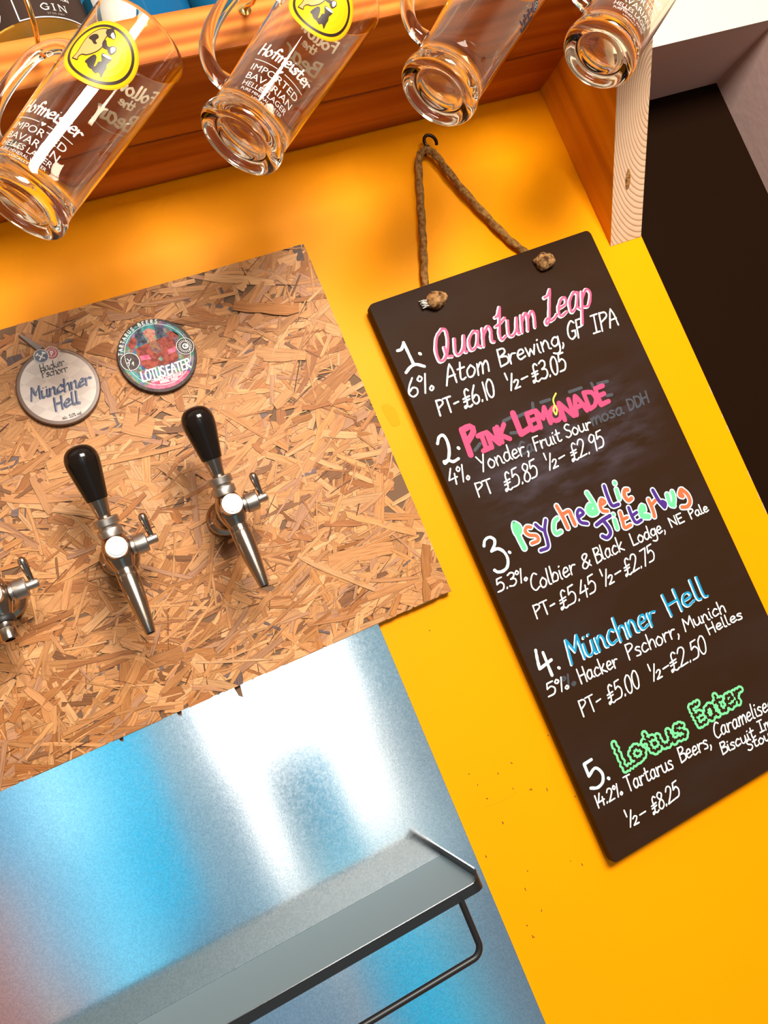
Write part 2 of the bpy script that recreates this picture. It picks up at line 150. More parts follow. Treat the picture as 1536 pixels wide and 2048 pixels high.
# yellow painted wall
m = M['yellow'] = mat('yellow_paint', (.98, .40, .0), .40, spec=.10); q = NB(m)
v = q.coord(scale=(1, 1, 1))
q.base(q.mix(q.noise(v, 3, 3), (.98, .318, .0), (1.0, .352, .0)))
q.bump(q.noise(v, 260, 3), .05, .001)
M['white_wall'] = mat('white_paint', (.60, .57, .475), .6); q = NB(M['white_wall']); q.bump(q.noise(q.coord(), 40, 4), .25, .002)
M['mauve'] = mat('mauve_surface', (.68, .47, .42), .65); q = NB(M['mauve']); q.bump(q.noise(q.coord(), 60, 4), .2, .002)  # mauve base colour for the bulkhead underside and the right wall
M['black_wall'] = mat('black_board', (.0125, .005, .0022), .6, spec=.02)
# steel
m = M['steel'] = mat('galvanised_steel', (.86, .90, .93), .15, 1.0); q = NB(m)
v = q.coord()
q.b.inputs['Anisotropic'].default_value = .6
tg = q.n('ShaderNodeTangent', direction_type='UV_MAP'); tg.uv_map = 'UVMap'; q.l(tg.outputs[0], q.b.inputs['Tangent'])
q.bump(q.noise(v, 560, 2, .6), .035, .0002)
q.rough(q.ramp(q.noise(v, 300, 3), [(.3, (.085,) * 3), (.7, (.125,) * 3)]))
q.base(q.mix(q.ramp(q.noise(v, 620, 2), [(.35, (0, 0, 0)), (.65, (1, 1, 1))]), (.76, .81, .84), (.97, .98, 1.0)))
M['chrome'] = mat('polished_steel', (.44, .36, .30), .19, 1.0)
M['satin_steel'] = mat('satin_steel', (.74, .68, .60), .28, 1.0)
m = M['knurled'] = mat('knurled_steel', (.50, .44, .39), .36, 1.0); q = NB(m)
w1 = q.n('ShaderNodeTexWave', wave_type='BANDS', bands_direction='DIAGONAL'); q.l(q.coord(scale=(1, 1, 1)), w1.inputs[0]); w1.inputs['Scale'].default_value = 620
q.bump(w1.outputs[1], .22, .0004)
M['cap_face'] = mat('cap_insert', (.60, .58, .53), .3, .5)
M['black_gloss'] = mat('black_gloss_plastic', (.010, .0065, .005), .13, spec=.4)
M['rubber'] = mat('black_rubber', (.02, .017, .015), .5)
M['tray_black'] = mat('black_powder_coat', (.012, .012, .013), .38)
m = M['tray_floor'] = mat('grey_tray_coat', (.125, .175, .20), .5, 0.0, spec=.07); q = NB(m)
q.bump(q.noise(q.coord(), 500, 2), .05, .0005)
# glass
m = M['glass'] = mat('mug_glass', (1, .955, .86), 0.0, trans=1.0, ior=1.47)
M['green_glass'] = mat('olive_bottle_glass', (.35, .27, .05), .03, trans=.85)
M['blue_glass'] = mat('blue_bottle_glass', (.01, .17, .40), .03, trans=.5)
M['brass'] = mat('brass', (.92, .58, .20), .2, 1.0)
M['dark_iron'] = mat('dark_iron', (.03, .02, .015), .35, .8)
M['label_dark'] = mat('dark_brown_label', (.040, .021, .015), .6, spec=.1)
M['label_white'] = mat('white_print', (.85, .82, .76), .5)
M['label_grey'] = mat('grey_print', (.28, .23, .20), .6)
M['bottle_metal'] = mat('bottle_cap_metal', (.5, .4, .25), .3, 1.0)
M['print'] = mat('white_enamel_print', (.86, .82, .74), .55)
q = NB(M['print'])
tr = q.n('ShaderNodeBsdfTransparent'); mx = q.n('ShaderNodeMixShader'); mx.inputs[0].default_value = .66
q.l(tr.outputs[0], mx.inputs[1]); q.l(q.b.outputs[0], mx.inputs[2]); q.l(mx.outputs[0], q.t.nodes['Material Output'].inputs[0])
M['print_navy'] = mat('navy_enamel_print', (.03, .035, .06), .5)
M['st_yellow'] = mat('sticker_yellow', (.96, .45, .006), .35, spec=.2)
M['st_edge'] = mat('sticker_border_yellow', (.90, .36, .008), .35, spec=.2)
M['st_black'] = mat('sticker_black', (.028, .013, .008), .4)
M['st_tan'] = mat('sticker_tan', (.70, .33, .10), .4)
M['st_white'] = mat('sticker_white', (.85, .78, .66), .4)
# chalk board
m = M['chalkboard'] = mat('blackboard_paint', (.030, .013, .006), .5, spec=.06); q = NB(m)
v = q.coord()
sm = q.ramp(q.noise(q.coord(scale=(2.2, 1, 6)), 2.3, 3), [(.46, (0, 0, 0)), (.72, (1, 1, 1))])
q.base(q.mix(sm, (.031, .0135, .006), (.034, .018, .013)))
q.bump(q.noise(v, 160, 3), .06, .001)
m = M['smudge'] = mat('wiped_chalk_haze', (.085, .055, .070), .6); q = NB(m)
g = q.ramp(q.noise(q.coord(scale=(3, 1, 9)), 7, 4), [(.40, (0, 0, 0)), (.75, (.75, .75, .75))])
at_ = q.n('ShaderNodeAttribute', attribute_name='fade')
f = q.math('MULTIPLY', g, at_.outputs['Fac'])
tr = q.n('ShaderNodeBsdfTransparent'); mx = q.n('ShaderNodeMixShader')
q.l(f, mx.inputs[0]); q.l(tr.outputs[0], mx.inputs[1]); q.l(q.b.outputs[0], mx.inputs[2]); q.l(mx.outputs[0], q.t.nodes['Material Output'].inputs[0])
for k, cc in dict(ck_white=(.86, .88, .86), ck_pale=(.62, .78, .84), ck_pink=(.74, .09, .19), ck_hot=(.76, .06, .16), ck_blue=(.0, .27, .50), ck_green=(.18, .70, .30), ck_mint=(.14, .58, .27), ck_orange=(.84, .135, .045), ck_purple=(.065, .016, .20), ck_yellow=(.92, .78, .10), ck_ghost=(.058, .060, .072)).items():
    M[k] = mat('paint_' + k[3:], cc, .55, spec=.3)
M['rope'] = mat('jute_rope', (.42, .21, .065), .85, spec=.1); q = NB(M['rope'])
q.base(q.ramp(q.noise(q.coord(scale=(1, 1, 1)), 220, 3), [(.3, (.14, .055, .012)), (.7, (.44, .225, .07))])); q.bump(q.noise(q.coord(), 700, 3), .5, .001)
M['knot'] = mat('jute_knot', (.30, .14, .04), .9, spec=.1); q = NB(M['knot'])
q.base(q.ramp(q.noise(q.coord(), 190, 4), [(.35, (.06, .022, .008)), (.62, (.46, .24, .09))])); q.bump(q.noise(q.coord(), 500, 3), .7, .002)
M['fray'] = mat('white_frayed_end', (.75, .70, .62), .9)
# woods
def wood(name, dark, mid, light, axis, stretch=14, scale=9, rough=.38, coat=.0):
    m = mat(name, mid, rough, coat=coat, spec=.2); q = NB(m)
    s = [scale * stretch * .25] * 3; s[axis] = scale * .16
    v = q.coord(scale=tuple(s))
    n1 = q.noise(v, 1.0, 5, .6, .6)
    w = q.n('ShaderNodeTexWave', wave_type='BANDS', bands_direction={0: 'Z', 1: 'X', 2: 'X'}[axis]); q.l(v, w.inputs[0])
    w.inputs['Scale'].default_value = .55; w.inputs['Distortion'].default_value = 7; w.inputs['Detail'].default_value = 3; w.inputs['Detail Scale'].default_value = .8
    f = q.math('ADD', q.math('MULTIPLY', n1, .65), q.math('MULTIPLY', w.outputs[1], .35))
    q.base(q.ramp(f, [(.30, dark), (.52, mid), (.75, light)]))
    q.bump(f, .12, .001)
    return m
M['shelf_wood'] = wood('varnished_pine', (.36, .082, .005), (.54, .150, .013), (.70, .235, .035), 0)
M['bracket_wood'] = wood('stained_pine', (.56, .17, .003), (.82, .31, .008), (.95, .42, .018), 2)
# pale sawn face with growth rings
m = M['raw_wood'] = mat('raw_sawn_pine', (.80, .52, .32), .6); q = NB(m)
w = q.n('ShaderNodeTexWave', wave_type='RINGS', rings_direction='Z'); w.wave_profile = 'SAW'
q.l(q.coord('UV'), w.inputs[0]); w.inputs['Scale'].default_value = 88.0; w.inputs['Distortion'].default_value = 1.0; w.inputs['Detail'].default_value = 2; w.inputs['Detail Scale'].default_value = .7
ringc = q.ramp(w.outputs[1], [(0, (.86, .58, .37)), (.62, (.80, .50, .30)), (.88, (.30, .12, .05)), (1.0, (.80, .5, .3))])
q.base(q.mix(.18, ringc, q.ramp(q.noise(q.coord(scale=(1, 1, 1)), 60, 3), [(.3, (.70, .42, .24)), (.7, (.90, .64, .44))])))
M['knot_wood'] = mat('resin_knot', (.34, .13, .03), .6); q = NB(M['knot_wood']); q.base(q.ramp(q.noise(q.coord(), 350, 3), [(.35, (.10, .035, .008)), (.65, (.52, .24, .07))]))
# oriented strand board
m = M['strand'] = mat('wood_strands', (.6, .35, .16), .45, spec=.18); q = NB(m)
ca = q.n('ShaderNodeVertexColor', layer_name='tint')
uv = q.coord('UV', scale=(28, 620, 1)); uv2 = q.coord('UV', scale=(60, 1600, 1))
g = q.math('ADD', q.math('MULTIPLY', q.noise(uv, 1, 4, .6, .4), .7), q.math('MULTIPLY', q.noise(uv2, 1, 2), .3))
q.base(q.mix(1.0, ca.outputs[0], q.ramp(g, [(.30, (.40, .32, .26)), (.41, (.76, .71, .66)), (.52, (.97, .96, .94)), (.64, (1.10, 1.10, 1.08))]), 'MULTIPLY'))
q.bump(g, .35, .0012)
M['strand_core'] = mat('strand_core', (.16, .075, .03), .7)
M['clip_brown'] = mat('brown_plastic', (.14, .065, .035), .35)
m = M['clip_face'] = mat('pale_badge_face', (.5, .4, .33), .25, .0); q = NB(m)
ch = q.n('ShaderNodeTexChecker'); q.l(q.coord(scale=(60, 60, 95), rot=(0, .55, 0)), ch.inputs[0]); ch.inputs['Scale'].default_value = 1.0
ch.inputs[1].default_value = (.46, .355, .295, 1); ch.inputs[2].default_value = (.54, .42, .35, 1)
q.base(ch.outputs[0])
M['navy'] = mat('badge_navy', (.012, .018, .075), .3); M['badge_red'] = mat('badge_red', (.32, .025, .03), .3); M['ink'] = mat('badge_ink', (.02, .01, .012), .4)
m = M['c2_base'] = mat('mosaic_print', (.1, .12, .1), .45, spec=.12); q = NB(m)
vo = q.n('ShaderNodeTexVoronoi'); q.l(q.coord(), vo.inputs['Vector']); vo.inputs['Scale'].default_value = 260
q.base(q.mix(q.noise(q.coord(), 90, 3), q.ramp(q.noise(q.coord(loc=(3, 1, 2)), 70, 4, .7), [(.35, (.03, .025, .02)), (.5, (.05, .13, .12)), (.6, (.20, .08, .05)), (.7, (.30, .26, .18))]), q.mix(.5, (.05, .045, .035), vo.outputs[1])))
def speck(name, a, b, sc=240):
    m = mat(name, a, .45, spec=.12); q = NB(m); q.base(q.mix(q.ramp(q.noise(q.coord(), sc, 3), [(.38, (0, 0, 0)), (.62, (1, 1, 1))]), a, b)); return m
M['c2_rim'] = speck('clip_dark_rim', (.05, .035, .03), (.09, .06, .055))
M['c2_hair'] = speck('print_blue_grey', (.015, .02, .04), (.11, .125, .16)); M['c2_teal'] = speck('print_teal', (.025, .19, .21), (.09, .33, .32))
M['c2_face'] = speck('print_rose_skin', (.42, .12, .08), (.58, .27, .19)); M['c2_red'] = speck('print_red', (.17, .025, .015), (.40, .07, .04))
M['c2_pink'] = speck('print_pink', (.55, .07, .15), (.66, .19, .27)); M['c2_gold'] = speck('print_gold', (.35, .15, .05), (.12, .05, .09)); M['c2_gem'] = speck('print_gem', (.05, .16, .12), (.25, .38, .28))
M['chip'] = mat('bare_chip', (.72, .42, .20), .7)
M['speck'] = mat('dirt_speck', (.09, .035, .008), .8); M['smear'] = mat('amber_smear', (.84, .30, .0), .5, spec=.1)

# ------------------------------------------------------------------ mesh helpers
def link(name, me, parent=None):
    o = bpy.data.objects.new(name, me); COL.objects.link(o)
    if parent: o.parent = parent
    return o
def mesh(name, verts, faces, m, parent=None, smooth=False, label=None):
    me = bpy.data.meshes.new(name); me.from_pydata([tuple(v) for v in verts], [], faces)
    if isinstance(m, (list, tuple)):
        for x in m: me.materials.append(x)
    else: me.materials.append(m)
    if smooth:
        for p in me.polygons: p.use_smooth = True
    me.update()
    o = link(name, me, parent)
    if label: o['label'] = label
    return o
def tag(o, label=None, cat=None, group=None, kind=None):
    if label: o['label'] = label
    if cat: o['category'] = cat
    if group: o['group'] = group
    if kind: o['kind'] = kind
    return o
def empty(name, loc, label, cat, group=None):
    o = bpy.data.objects.new(name, None); COL.objects.link(o); o.location = loc; o.empty_display_size = .02
    return tag(o, label, cat, group)
def bm_obj(name, bm, m, parent=None, smooth=False, label=None):
    me = bpy.data.meshes.new(name); bmesh.ops.recalc_face_normals(bm, faces=bm.faces); bm.to_mesh(me); bm.free()
    me.materials.append(m)
    if smooth:
        for p in me.polygons: p.use_smooth = True
    o = link(name, me, parent)
    if label: o['label'] = label
    return o
def box(name, lo, hi, m, parent=None, bevel=0.0, seg=2, label=None):
    bm = bmesh.new(); bmesh.ops.create_cube(bm, size=1)
    for v in bm.verts: v.co = Vector([lo[i] + (v.co[i] + .5) * (hi[i] - lo[i]) for i in range(3)])
    if bevel: bmesh.ops.bevel(bm, geom=list(bm.edges), offset=bevel, segments=seg, affect='EDGES', profile=.5)
    return bm_obj(name, bm, m, parent, False, label)
def lathe_geo(prof, n=48, mtx=None, close=True):
    vs, fs, rings = [], [], []
    for r, z in prof:
        if r < 1e-7: rings.append([len(vs)]); vs.append(Vector((0, 0, z)))
        else:
            rings.append(list(range(len(vs), len(vs) + n)))
            vs += [Vector((r * math.cos(2 * math.pi * i / n), r * math.sin(2 * math.pi * i / n), z)) for i in range(n)]
    for a, b in zip(rings, rings[1:]):
        for i in range(n):
            j = (i + 1) % n
            if len(a) == 1 and len(b) == 1: continue
            if len(a) == 1: fs.append((a[0], b[j], b[i]))
            elif len(b) == 1: fs.append((a[i], a[j], b[0]))
            else: fs.append((a[i], a[j], b[j], b[i]))
    if mtx: vs = [mtx @ v for v in vs]
    return vs, fs
def fix_normals(o):
    bm = bmesh.new(); bm.from_mesh(o.data); bmesh.ops.recalc_face_normals(bm, faces=bm.faces); bm.to_mesh(o.data); bm.free()
def lathe(name, prof, m, parent=None, n=48, mtx=None, label=None, sharp=35):
    vs, fs = lathe_geo(prof, n, mtx); o = mesh(name, vs, fs, m, parent, True, label); fix_normals(o)
    if sharp: o.data.set_sharp_from_angle(angle=math.radians(sharp))
    return o
def spline(pts, n=8, closed=False):
    P = [Vector(p) for p in pts]
    if len(P) < 3: 
        return [P[0].lerp(P[-1], i / n) for i in range(n + 1)]
    out = []; L = len(P)
    for i in range(L if closed else L - 1):
        p0 = P[(i - 1) % L] if closed or i > 0 else P[0] * 2 - P[1]
        p1, p2 = P[i], P[(i + 1) % L]
        p3 = P[(i + 2) % L] if closed or i + 2 < L else P[-1] * 2 - P[-2]
        for k in range(n):
            t = k / n
            out.append(.5 * ((2 * p1) + (p2 - p0) * t + (2 * p0 - 5 * p1 + 4 * p2 - p3) * t * t + (3 * p1 - p0 - 3 * p2 + p3) * t ** 3))
    if not closed: out.append(P[-1])
    return out
def tube_geo(path, rad, n=12, up=Vector((0, 1, 0)), cap=True, flat=1.0, twist=None):
    vs, fs = [], []; L = len(path); prev = None
    for i, p in enumerate(path):
        t = (path[min(i + 1, L - 1)] - path[max(i - 1, 0)]).normalized()
        ref = prev if prev else (up if abs(t.dot(up)) < .95 else Vector((1, 0, 0)))
        a = (ref - t * ref.dot(t)).normalized(); b = t.cross(a); prev = a
        r = rad(i / (L - 1)) if callable(rad) else rad
        for k in range(n):
            g = 2 * math.pi * k / n; rr = r
            if twist: rr = r * (1 + .13 * math.cos(3 * g + twist * i))
            vs.append(p + a * math.cos(g) * rr + b * math.sin(g) * rr * flat)
    for i in range(L - 1):
        for k in range(n):
            j = (k + 1) % n; fs.append((i * n + k, i * n + j, (i + 1) * n + j, (i + 1) * n + k))
    if cap: fs.append(tuple(range(n - 1, -1, -1))); fs.append(tuple((L - 1) * n + k for k in range(n)))
    return vs, fs
def tube(name, path, rad, m, parent=None, n=12, label=None, **k):
    vs, fs = tube_geo(path, rad, n, **k); o = mesh(name, vs, fs, m, parent, True, label); fix_normals(o); o.data.set_sharp_from_angle(angle=math.radians(50)); return o
def prism(name, poly, y0, y1, m, parent=None, label=None, bevel=0.0):
    """polygon given in (x, z), extruded from y0 (front) to y1 (back)"""
    bm = bmesh.new(); f = [bm.verts.new((x, y0, z)) for x, z in poly]; bk = [bm.verts.new((x, y1, z)) for x, z in poly]
    ff = bm.faces.new(f); bm.faces.new(list(reversed(bk))); n = len(poly)
    for i in range(n): bm.faces.new((f[i], bk[i], bk[(i + 1) % n], f[(i + 1) % n]))
    if bevel: bmesh.ops.bevel(bm, geom=list(ff.edges), offset=bevel, segments=2, affect='EDGES')
    return bm_obj(name, bm, m, parent, False, label)
def round_poly(pts, r, n=6):
    out = []; L = len(pts)
    for i in range(L):
        p, a, b = Vector(pts[i]), Vector(pts[i - 1]), Vector(pts[(i + 1) % L])
        s, e = p + (a - p).normalized() * r, p + (b - p).normalized() * r
        for k in range(n + 1):
            t = k / n; out.append(tuple((1 - t) ** 2 * s + 2 * t * (1 - t) * p + t * t * e))
    return out
def disc_pts(c, r, n=40): return [(c[0] + r * math.cos(2 * math.pi * i / n), c[1] + r * math.sin(2 * math.pi * i / n)) for i in range(n)]

# ------------------------------------------------------------------ flat print: ribbons and filled outlines in a plane, (x, z) -> map
class Flat:
    """strokes of paint: slightly domed ribbons, and flat fills; vertices are (x, z, height)"""
    H = .00006
    def __init__(s): s.v = []; s.f = []
    def ribbon(s, pts, w, n=6, nib=None, wob=0.0):
        P = [Vector((p[0], p[1])) for p in pts]
        if len(P) == 1: P = [P[0], P[0] + Vector((1e-5, 0))]
        C = [Vector((q[0], q[1])) for q in spline([(p[0], p[1], 0) for p in P], n)] if n > 1 else P
        ws = []
        for i, c in enumerate(C):
            t = (C[min(i + 1, len(C) - 1)] - C[max(i - 1, 0)])
            t = t.normalized() if t.length > 1e-9 else Vector((1, 0))
            h = w * .5
            if nib is not None: h *= (.28 + .9 * abs(t.x * math.sin(nib) - t.y * math.cos(nib)))
            if wob: h *= 1 + wob * noise.noise(Vector((c.x * 300, c.y * 300, 1.7)))
            ws.append((c, Vector((-t.y, t.x)), h))
        b = len(s.v); e = (len(s.f) % 97) * 3e-7
        for c, nrm, h in ws: s.v += [Vector((*(c + nrm * h), e)), Vector((*c, s.H + e)), Vector((*(c - nrm * h), e))]
        for i in range(len(ws) - 1):
            a, d = b + 3 * i, b + 3 * i + 3
            s.f += [(a, a + 1, d + 1, d), (a + 1, a + 2, d + 2, d + 1)]
        for c, nrm, h in ((ws[0], ws[-1]) if len(ws) > 1 else (ws[0],)):
            b = len(s.v); k = 10
            s.v.append(Vector((*c, s.H + e)))
            s.v += [Vector((c.x + h * math.cos(2 * math.pi * (j + .3) / k), c.y + h * math.sin(2 * math.pi * (j + .3) / k), e)) for j in range(k)]
            s.f += [(b, b + 1 + j, b + 1 + (j + 1) % k) for j in range(k)]
    def polysub(s, pts, maxlen):
        k = len(s.f); s.poly(pts); tri = s.f[k:]; del s.f[k:]
        todo = [tuple(s.v[i] for i in t) for t in tri]
        while todo:
            a, b, c = todo.pop()
            L = [((a - b).length, 0), ((b - c).length, 1), ((c - a).length, 2)]; m_ = max(L)
            if m_[0] > maxlen:
                if m_[1] == 1: a, b, c = b, c, a
                elif m_[1] == 2: a, b, c = c, a, b
                d = (a + b) / 2; todo += [(a, d, c), (d, b, c)]
            else:
                n = len(s.v); s.v += [a, b, c]; s.f.append((n, n + 1, n + 2))
    def poly(s, pts):
        from mathutils.geometry import tessellate_polygon
        b = len(s.v); s.v += [Vector((p[0], p[1], 0)) for p in pts]
        for t in tessellate_polygon([[Vector((p[0], p[1], 0)) for p in pts]]): s.f.append(tuple(b + i for i in t))
    def ring(s, c, r0, r1, n=56):
        b = len(s.v)
        for i in range(n):
            a = 2 * math.pi * i / n
            s.v += [Vector((c[0] + r0 * math.cos(a), c[1] + r0 * math.sin(a), 0)), Vector((c[0] + r1 * math.cos(a), c[1] + r1 * math.sin(a), 0))]
        for i in range(n):
            j = (i + 1) % n; s.f.append((b + 2 * i, b + 2 * i + 1, b + 2 * j + 1, b + 2 * j))
    def disc(s, c, r, rings=1, n=48):
        b = len(s.v); s.v.append(Vector((c[0], c[1], 0)))
        for k in range(1, rings + 1):
            s.v += [Vector((c[0] + r * k / rings * math.cos(2 * math.pi * i / n), c[1] + r * k / rings * math.sin(2 * math.pi * i / n), 0)) for i in range(n)]
        for i in range(n): s.f.append((b, b + 1 + i, b + 1 + (i + 1) % n))
        for k in range(rings - 1):
            o = b + 1 + k * n
            for i in range(n): s.f.append((o + i, o + n + i, o + n + (i + 1) % n, o + (i + 1) % n))
    def build(s, name, m, parent, mapf, label=None):
        return mesh(name, [mapf(p if len(p) == 3 else Vector((p[0], p[1], 0))) for p in s.v], s.f, m, parent, False, label)
def wallmap(d): return lambda p: (p[0], -d - p[2], p[1])

# single-line handwriting, 100 = cap height
G = {}
def g(ch, wd, *strokes): G[ch] = (wd, [[tuple(float(a) for a in p.split(',')) for p in s.split()] for s in strokes])
g('1', 22, '12,100 14,0'); g('2', 54, '5,78 18,99 38,95 44,72 28,38 4,3', '4,3 50,6'); g('3', 48, '6,90 25,100 42,88 38,65 18,54', '18,54 42,46 46,20 28,1 4,8')
g('4', 52, '26,100 2,36', '2,36 50,40', '40,64 36,0'); g('5', 50, '44,98 14,96', '14,96 9,58', '9,58 30,66 46,42 36,8 4,4'); g('6', 46, '30,100 10,60 4,25 18,1 38,10 40,36 24,48 8,34')
g('7', 46, '4,96 44,98', '44,98 16,0'); g('8', 46, '40,88 22,100 8,84 18,62 38,44 42,16 22,0 5,16 12,42 34,62 42,80 40,88'); g('9', 48, '42,86 24,100 6,78 16,56 36,64 43,88', '43,88 38,0'); g('0', 50, '25,100 8,78 5,35 18,2 36,10 44,55 38,90 25,100')
g('%', 66, '14,100 4,84 14,70 24,84 14,100', '40,100 24,0', '56,26 46,14 53,1 63,13 56,26'); g('£', 54, '46,88 34,100 22,88 22,60 24,30 16,8 6,4 6,14 18,14 34,2 50,8', '6,54 44,58', '6,38 42,42'); g('½', 66, '6,100 11,62', '36,86 16,2', '36,38 46,47 56,40 50,22 35,2', '35,2 60,4')
g('-', 42, '6,42 36,46'); g('.', 24, '9,2 11,5 12,9'); g(',', 24, '12,12 13,0 5,-18'); g('&', 56, '52,4 16,66 18,92 34,97 40,78 10,34 8,10 24,0 44,24 50,42'); g('·', 22, '8,50 11,52')
g('A', 54, '4,0 16,70 24,98', '24,98 38,60 50,0', '10,38 46,40'); g('B', 50, '8,100 8,0', '8,98 36,96 40,72 12,54', '12,54 44,46 46,12 8,0'); g('C', 50, '46,88 28,100 8,72 4,30 22,2 48,14'); g('D', 52, '8,98 10,2', '8,98 40,84 48,40 34,8 10,2')
g('E', 48, '8,98 8,2', '8,98 42,98', '8,52 36,54', '8,2 44,4'); g('F', 46, '8,98 8,0', '8,98 44,98', '8,54 36,56'); g('G', 54, '48,86 30,100 8,70 6,26 24,2 48,14', '48,14 48,44', '50,44 30,44'); g('H', 54, '6,100 8,0', '46,100 46,0', '8,50 46,52')
g('I', 44, '4,98 40,98', '22,98 22,2', '4,2 40,2'); g('J', 40, '4,98 40,98', '24,98 24,14 14,0 2,10'); g('K', 52, '8,98 8,0', '44,96 10,46', '10,46 48,0'); g('L', 48, '8,98 8,2', '8,2 46,4'); g('M', 66, '4,0 10,98', '10,98 32,40', '32,40 56,98', '56,98 60,0')
g('N', 54, '6,0 6,98', '6,98 46,2', '46,2 48,98'); g('O', 58, '28,100 8,78 5,35 20,2 42,8 52,50 46,88 28,100'); g('P', 48, '8,100 8,0', '8,98 38,94 44,70 12,48'); g('Q', 66, '28,100 8,78 5,35 18,2 38,8 48,50 42,90 28,100', '34,40 44,10 62,4'); g('R', 50, '8,98 8,0', '8,98 38,94 42,68 10,50', '14,50 46,0')
g('S', 48, '44,88 28,100 10,84 16,60 38,42 40,14 20,0 4,12'); g('T', 54, '2,98 50,98', '26,98 28,0'); g('U', 52, '6,98 8,26 24,2 42,22 46,98'); g('V', 50, '4,98 24,2', '24,2 46,98'); g('W', 70, '4,98 16,2', '16,2 34,70', '34,70 50,2', '50,2 66,98'); g('Y', 52, '4,98 24,52', '48,98 16,-4')
g('a', 52, '40,50 24,60 6,36 14,4 34,14 40,50', '40,56 38,16 50,3'); g('b', 48, '6,100 8,4', '8,30 24,56 42,38 36,6 8,6'); g('c', 44, '38,48 24,58 6,34 14,4 40,10'); g('d', 52, '40,50 22,58 6,32 14,4 34,12 42,40', '44,100 42,20 50,2'); g('e', 46, '8,30 36,36 32,56 16,54 6,28 16,4 42,12')
g('f', 38, '38,90 26,100 18,80 18,0', '4,54 34,56'); g('g', 48, '40,50 22,58 6,34 16,8 36,18 42,54', '42,56 40,-20 24,-38 4,-28'); g('h', 46, '6,100 8,0', '8,30 24,56 38,46 40,0'); g('i', 22, '8,56 10,14 16,2', '10,78 13,81'); g('k', 46, '6,100 8,0', '36,56 10,26', '10,26 42,0'); g('l', 24, '8,100 8,14 20,2')
g('m', 64, '6,56 8,0', '8,34 22,58 30,40 30,0', '30,36 46,58 56,40 58,2'); g('n', 50, '6,56 8,0', '8,32 24,58 36,42 38,8 48,2'); g('o', 48, '24,58 6,36 12,4 32,4 42,32 24,58'); g('p', 48, '6,56 8,-42', '8,36 24,58 42,40 34,6 8,10'); g('r', 40, '6,56 8,0', '8,28 20,52 38,50'); g('s', 40, '34,50 20,58 8,46 30,24 28,4 5,5')
g('Λ', 52, '0,80 14,84 22,100', '22,100 21,50 20,8', '20,6 10,-2 6,8 14,14 26,4 42,8 52,16'); g('τ', 44, '4,80 14,84 22,108', '22,108 19,50 18,20 26,2 42,10', '4,50 18,54 40,68')
g('t', 42, '18,88 16,16 26,2 40,8', '4,58 36,60'); g('u', 52, '6,56 8,14 20,2 36,16 40,56', '40,56 42,8 50,2'); g('ü', 52, '6,56 8,14 20,2 36,16 40,56', '40,56 42,8 50,2', '14,78 16,80', '34,80 36,82'); g('v', 46, '4,56 20,2', '20,2 42,56'); g('w', 56, '4,56 14,4', '14,4 27,40', '27,40 38,4', '38,4 50,56'); g('y', 48, '4,56 20,14', '42,56 10,-36'); g(' ', 34)
def write(fl, word, w, nib=None, wob=.25, off=(0, 0), n=6):
    """lay one word between two measured baseline points, with its measured up vector"""
    t, x0, z0, x1, z1, ux, uz = word
    tot = sum(G[c][0] for c in t) - 6
    e = Vector((x1 - x0, z1 - z0)) / tot; u = Vector((ux, uz)) / 100; o = Vector((x0 + off[0], z0 + off[1])); x = 0
    for i, ch in enumerate(t):
        wd, st = G[ch]
        j = math.sin(i * 2.3 + len(t)) * 1.6
        for s_ in st: fl.ribbon([o + e * (x + p[0] - 3) + u * (p[1] + j) for p in s_], w, n, nib, wob)
        x += wd
def text_geo(txt, size):
    cu = bpy.data.curves.new('t', 'FONT'); cu.body = txt; cu.size = size; cu.align_x = 'CENTER'; cu.fill_mode = 'FRONT'; cu.resolution_u = 3
    o = bpy.data.objects.new('t', cu); COL.objects.link(o); bpy.context.view_layer.update()
    me = bpy.data.meshes.new_from_object(o.evaluated_get(bpy.context.evaluated_depsgraph_get()))
    vs = [v.co.copy() for v in me.vertices]; fs = [tuple(p.vertices) for p in me.polygons]
    bpy.data.objects.remove(o); bpy.data.curves.remove(cu); bpy.data.meshes.remove(me)
    return vs, fs
def flat_text(fl, txt, size, fn):
    vs, fs = text_geo(txt, size); b = len(fl.v); fl.v += [Vector(fn(v.x, v.y)) for v in vs]; fl.f += [tuple(b + i for i in f) for f in fs]

# =================================================================== the setting
def rectmesh(name, lo, hi, mats, face_mat, extra=None):
    x0, y0, z0 = lo; x1, y1, z1 = hi
    vs = [(x0, y0, z0), (x1, y0, z0), (x1, y1, z0), (x0, y1, z0), (x0, y0, z1), (x1, y0, z1), (x1, y1, z1), (x0, y1, z1)]
    fs = [(0, 3, 2, 1), (4, 5, 6, 7), (0, 1, 5, 4), (1, 2, 6, 5), (2, 3, 7, 6), (3, 0, 4, 7)]   # bottom top front right back left
    mi = [face_mat.get(k, 0) for k in ('bottom', 'top', 'front', 'right', 'back', 'left')]
    for fl, idx, d in extra or []:
        b = len(vs); vs += [(p[0], y0 - d - p[2], p[1]) for p in fl.v]; fs += [tuple(b + i for i in f) for f in fl.f]; mi += [idx] * len(fl.f)
    o = mesh(name, vs, fs, mats)
    for p, i in zip(o.data.polygons, mi): p.material_index = i
    return tag(o, kind='structure')
sp_ = Flat()
for i, (x, z) in enumerate(DATA['specks']):
    a = .8 + i * 1.7; l = .0006 + .0011 * ((i * 37) % 10) / 10
    sp_.ribbon([(x - l * math.cos(a) * .5, z - l * math.sin(a)), (x + l * math.cos(a) * .5, z + l * math.sin(a))], .0009, 1)
sc_ = Flat(); sc_.ribbon(DATA['scratch'], .0006)
sm_ = Flat(); sm_.poly([(p.x, p.y) for p in spline([(a, b, 0) for a, b in DATA['smear']], 4, True)])
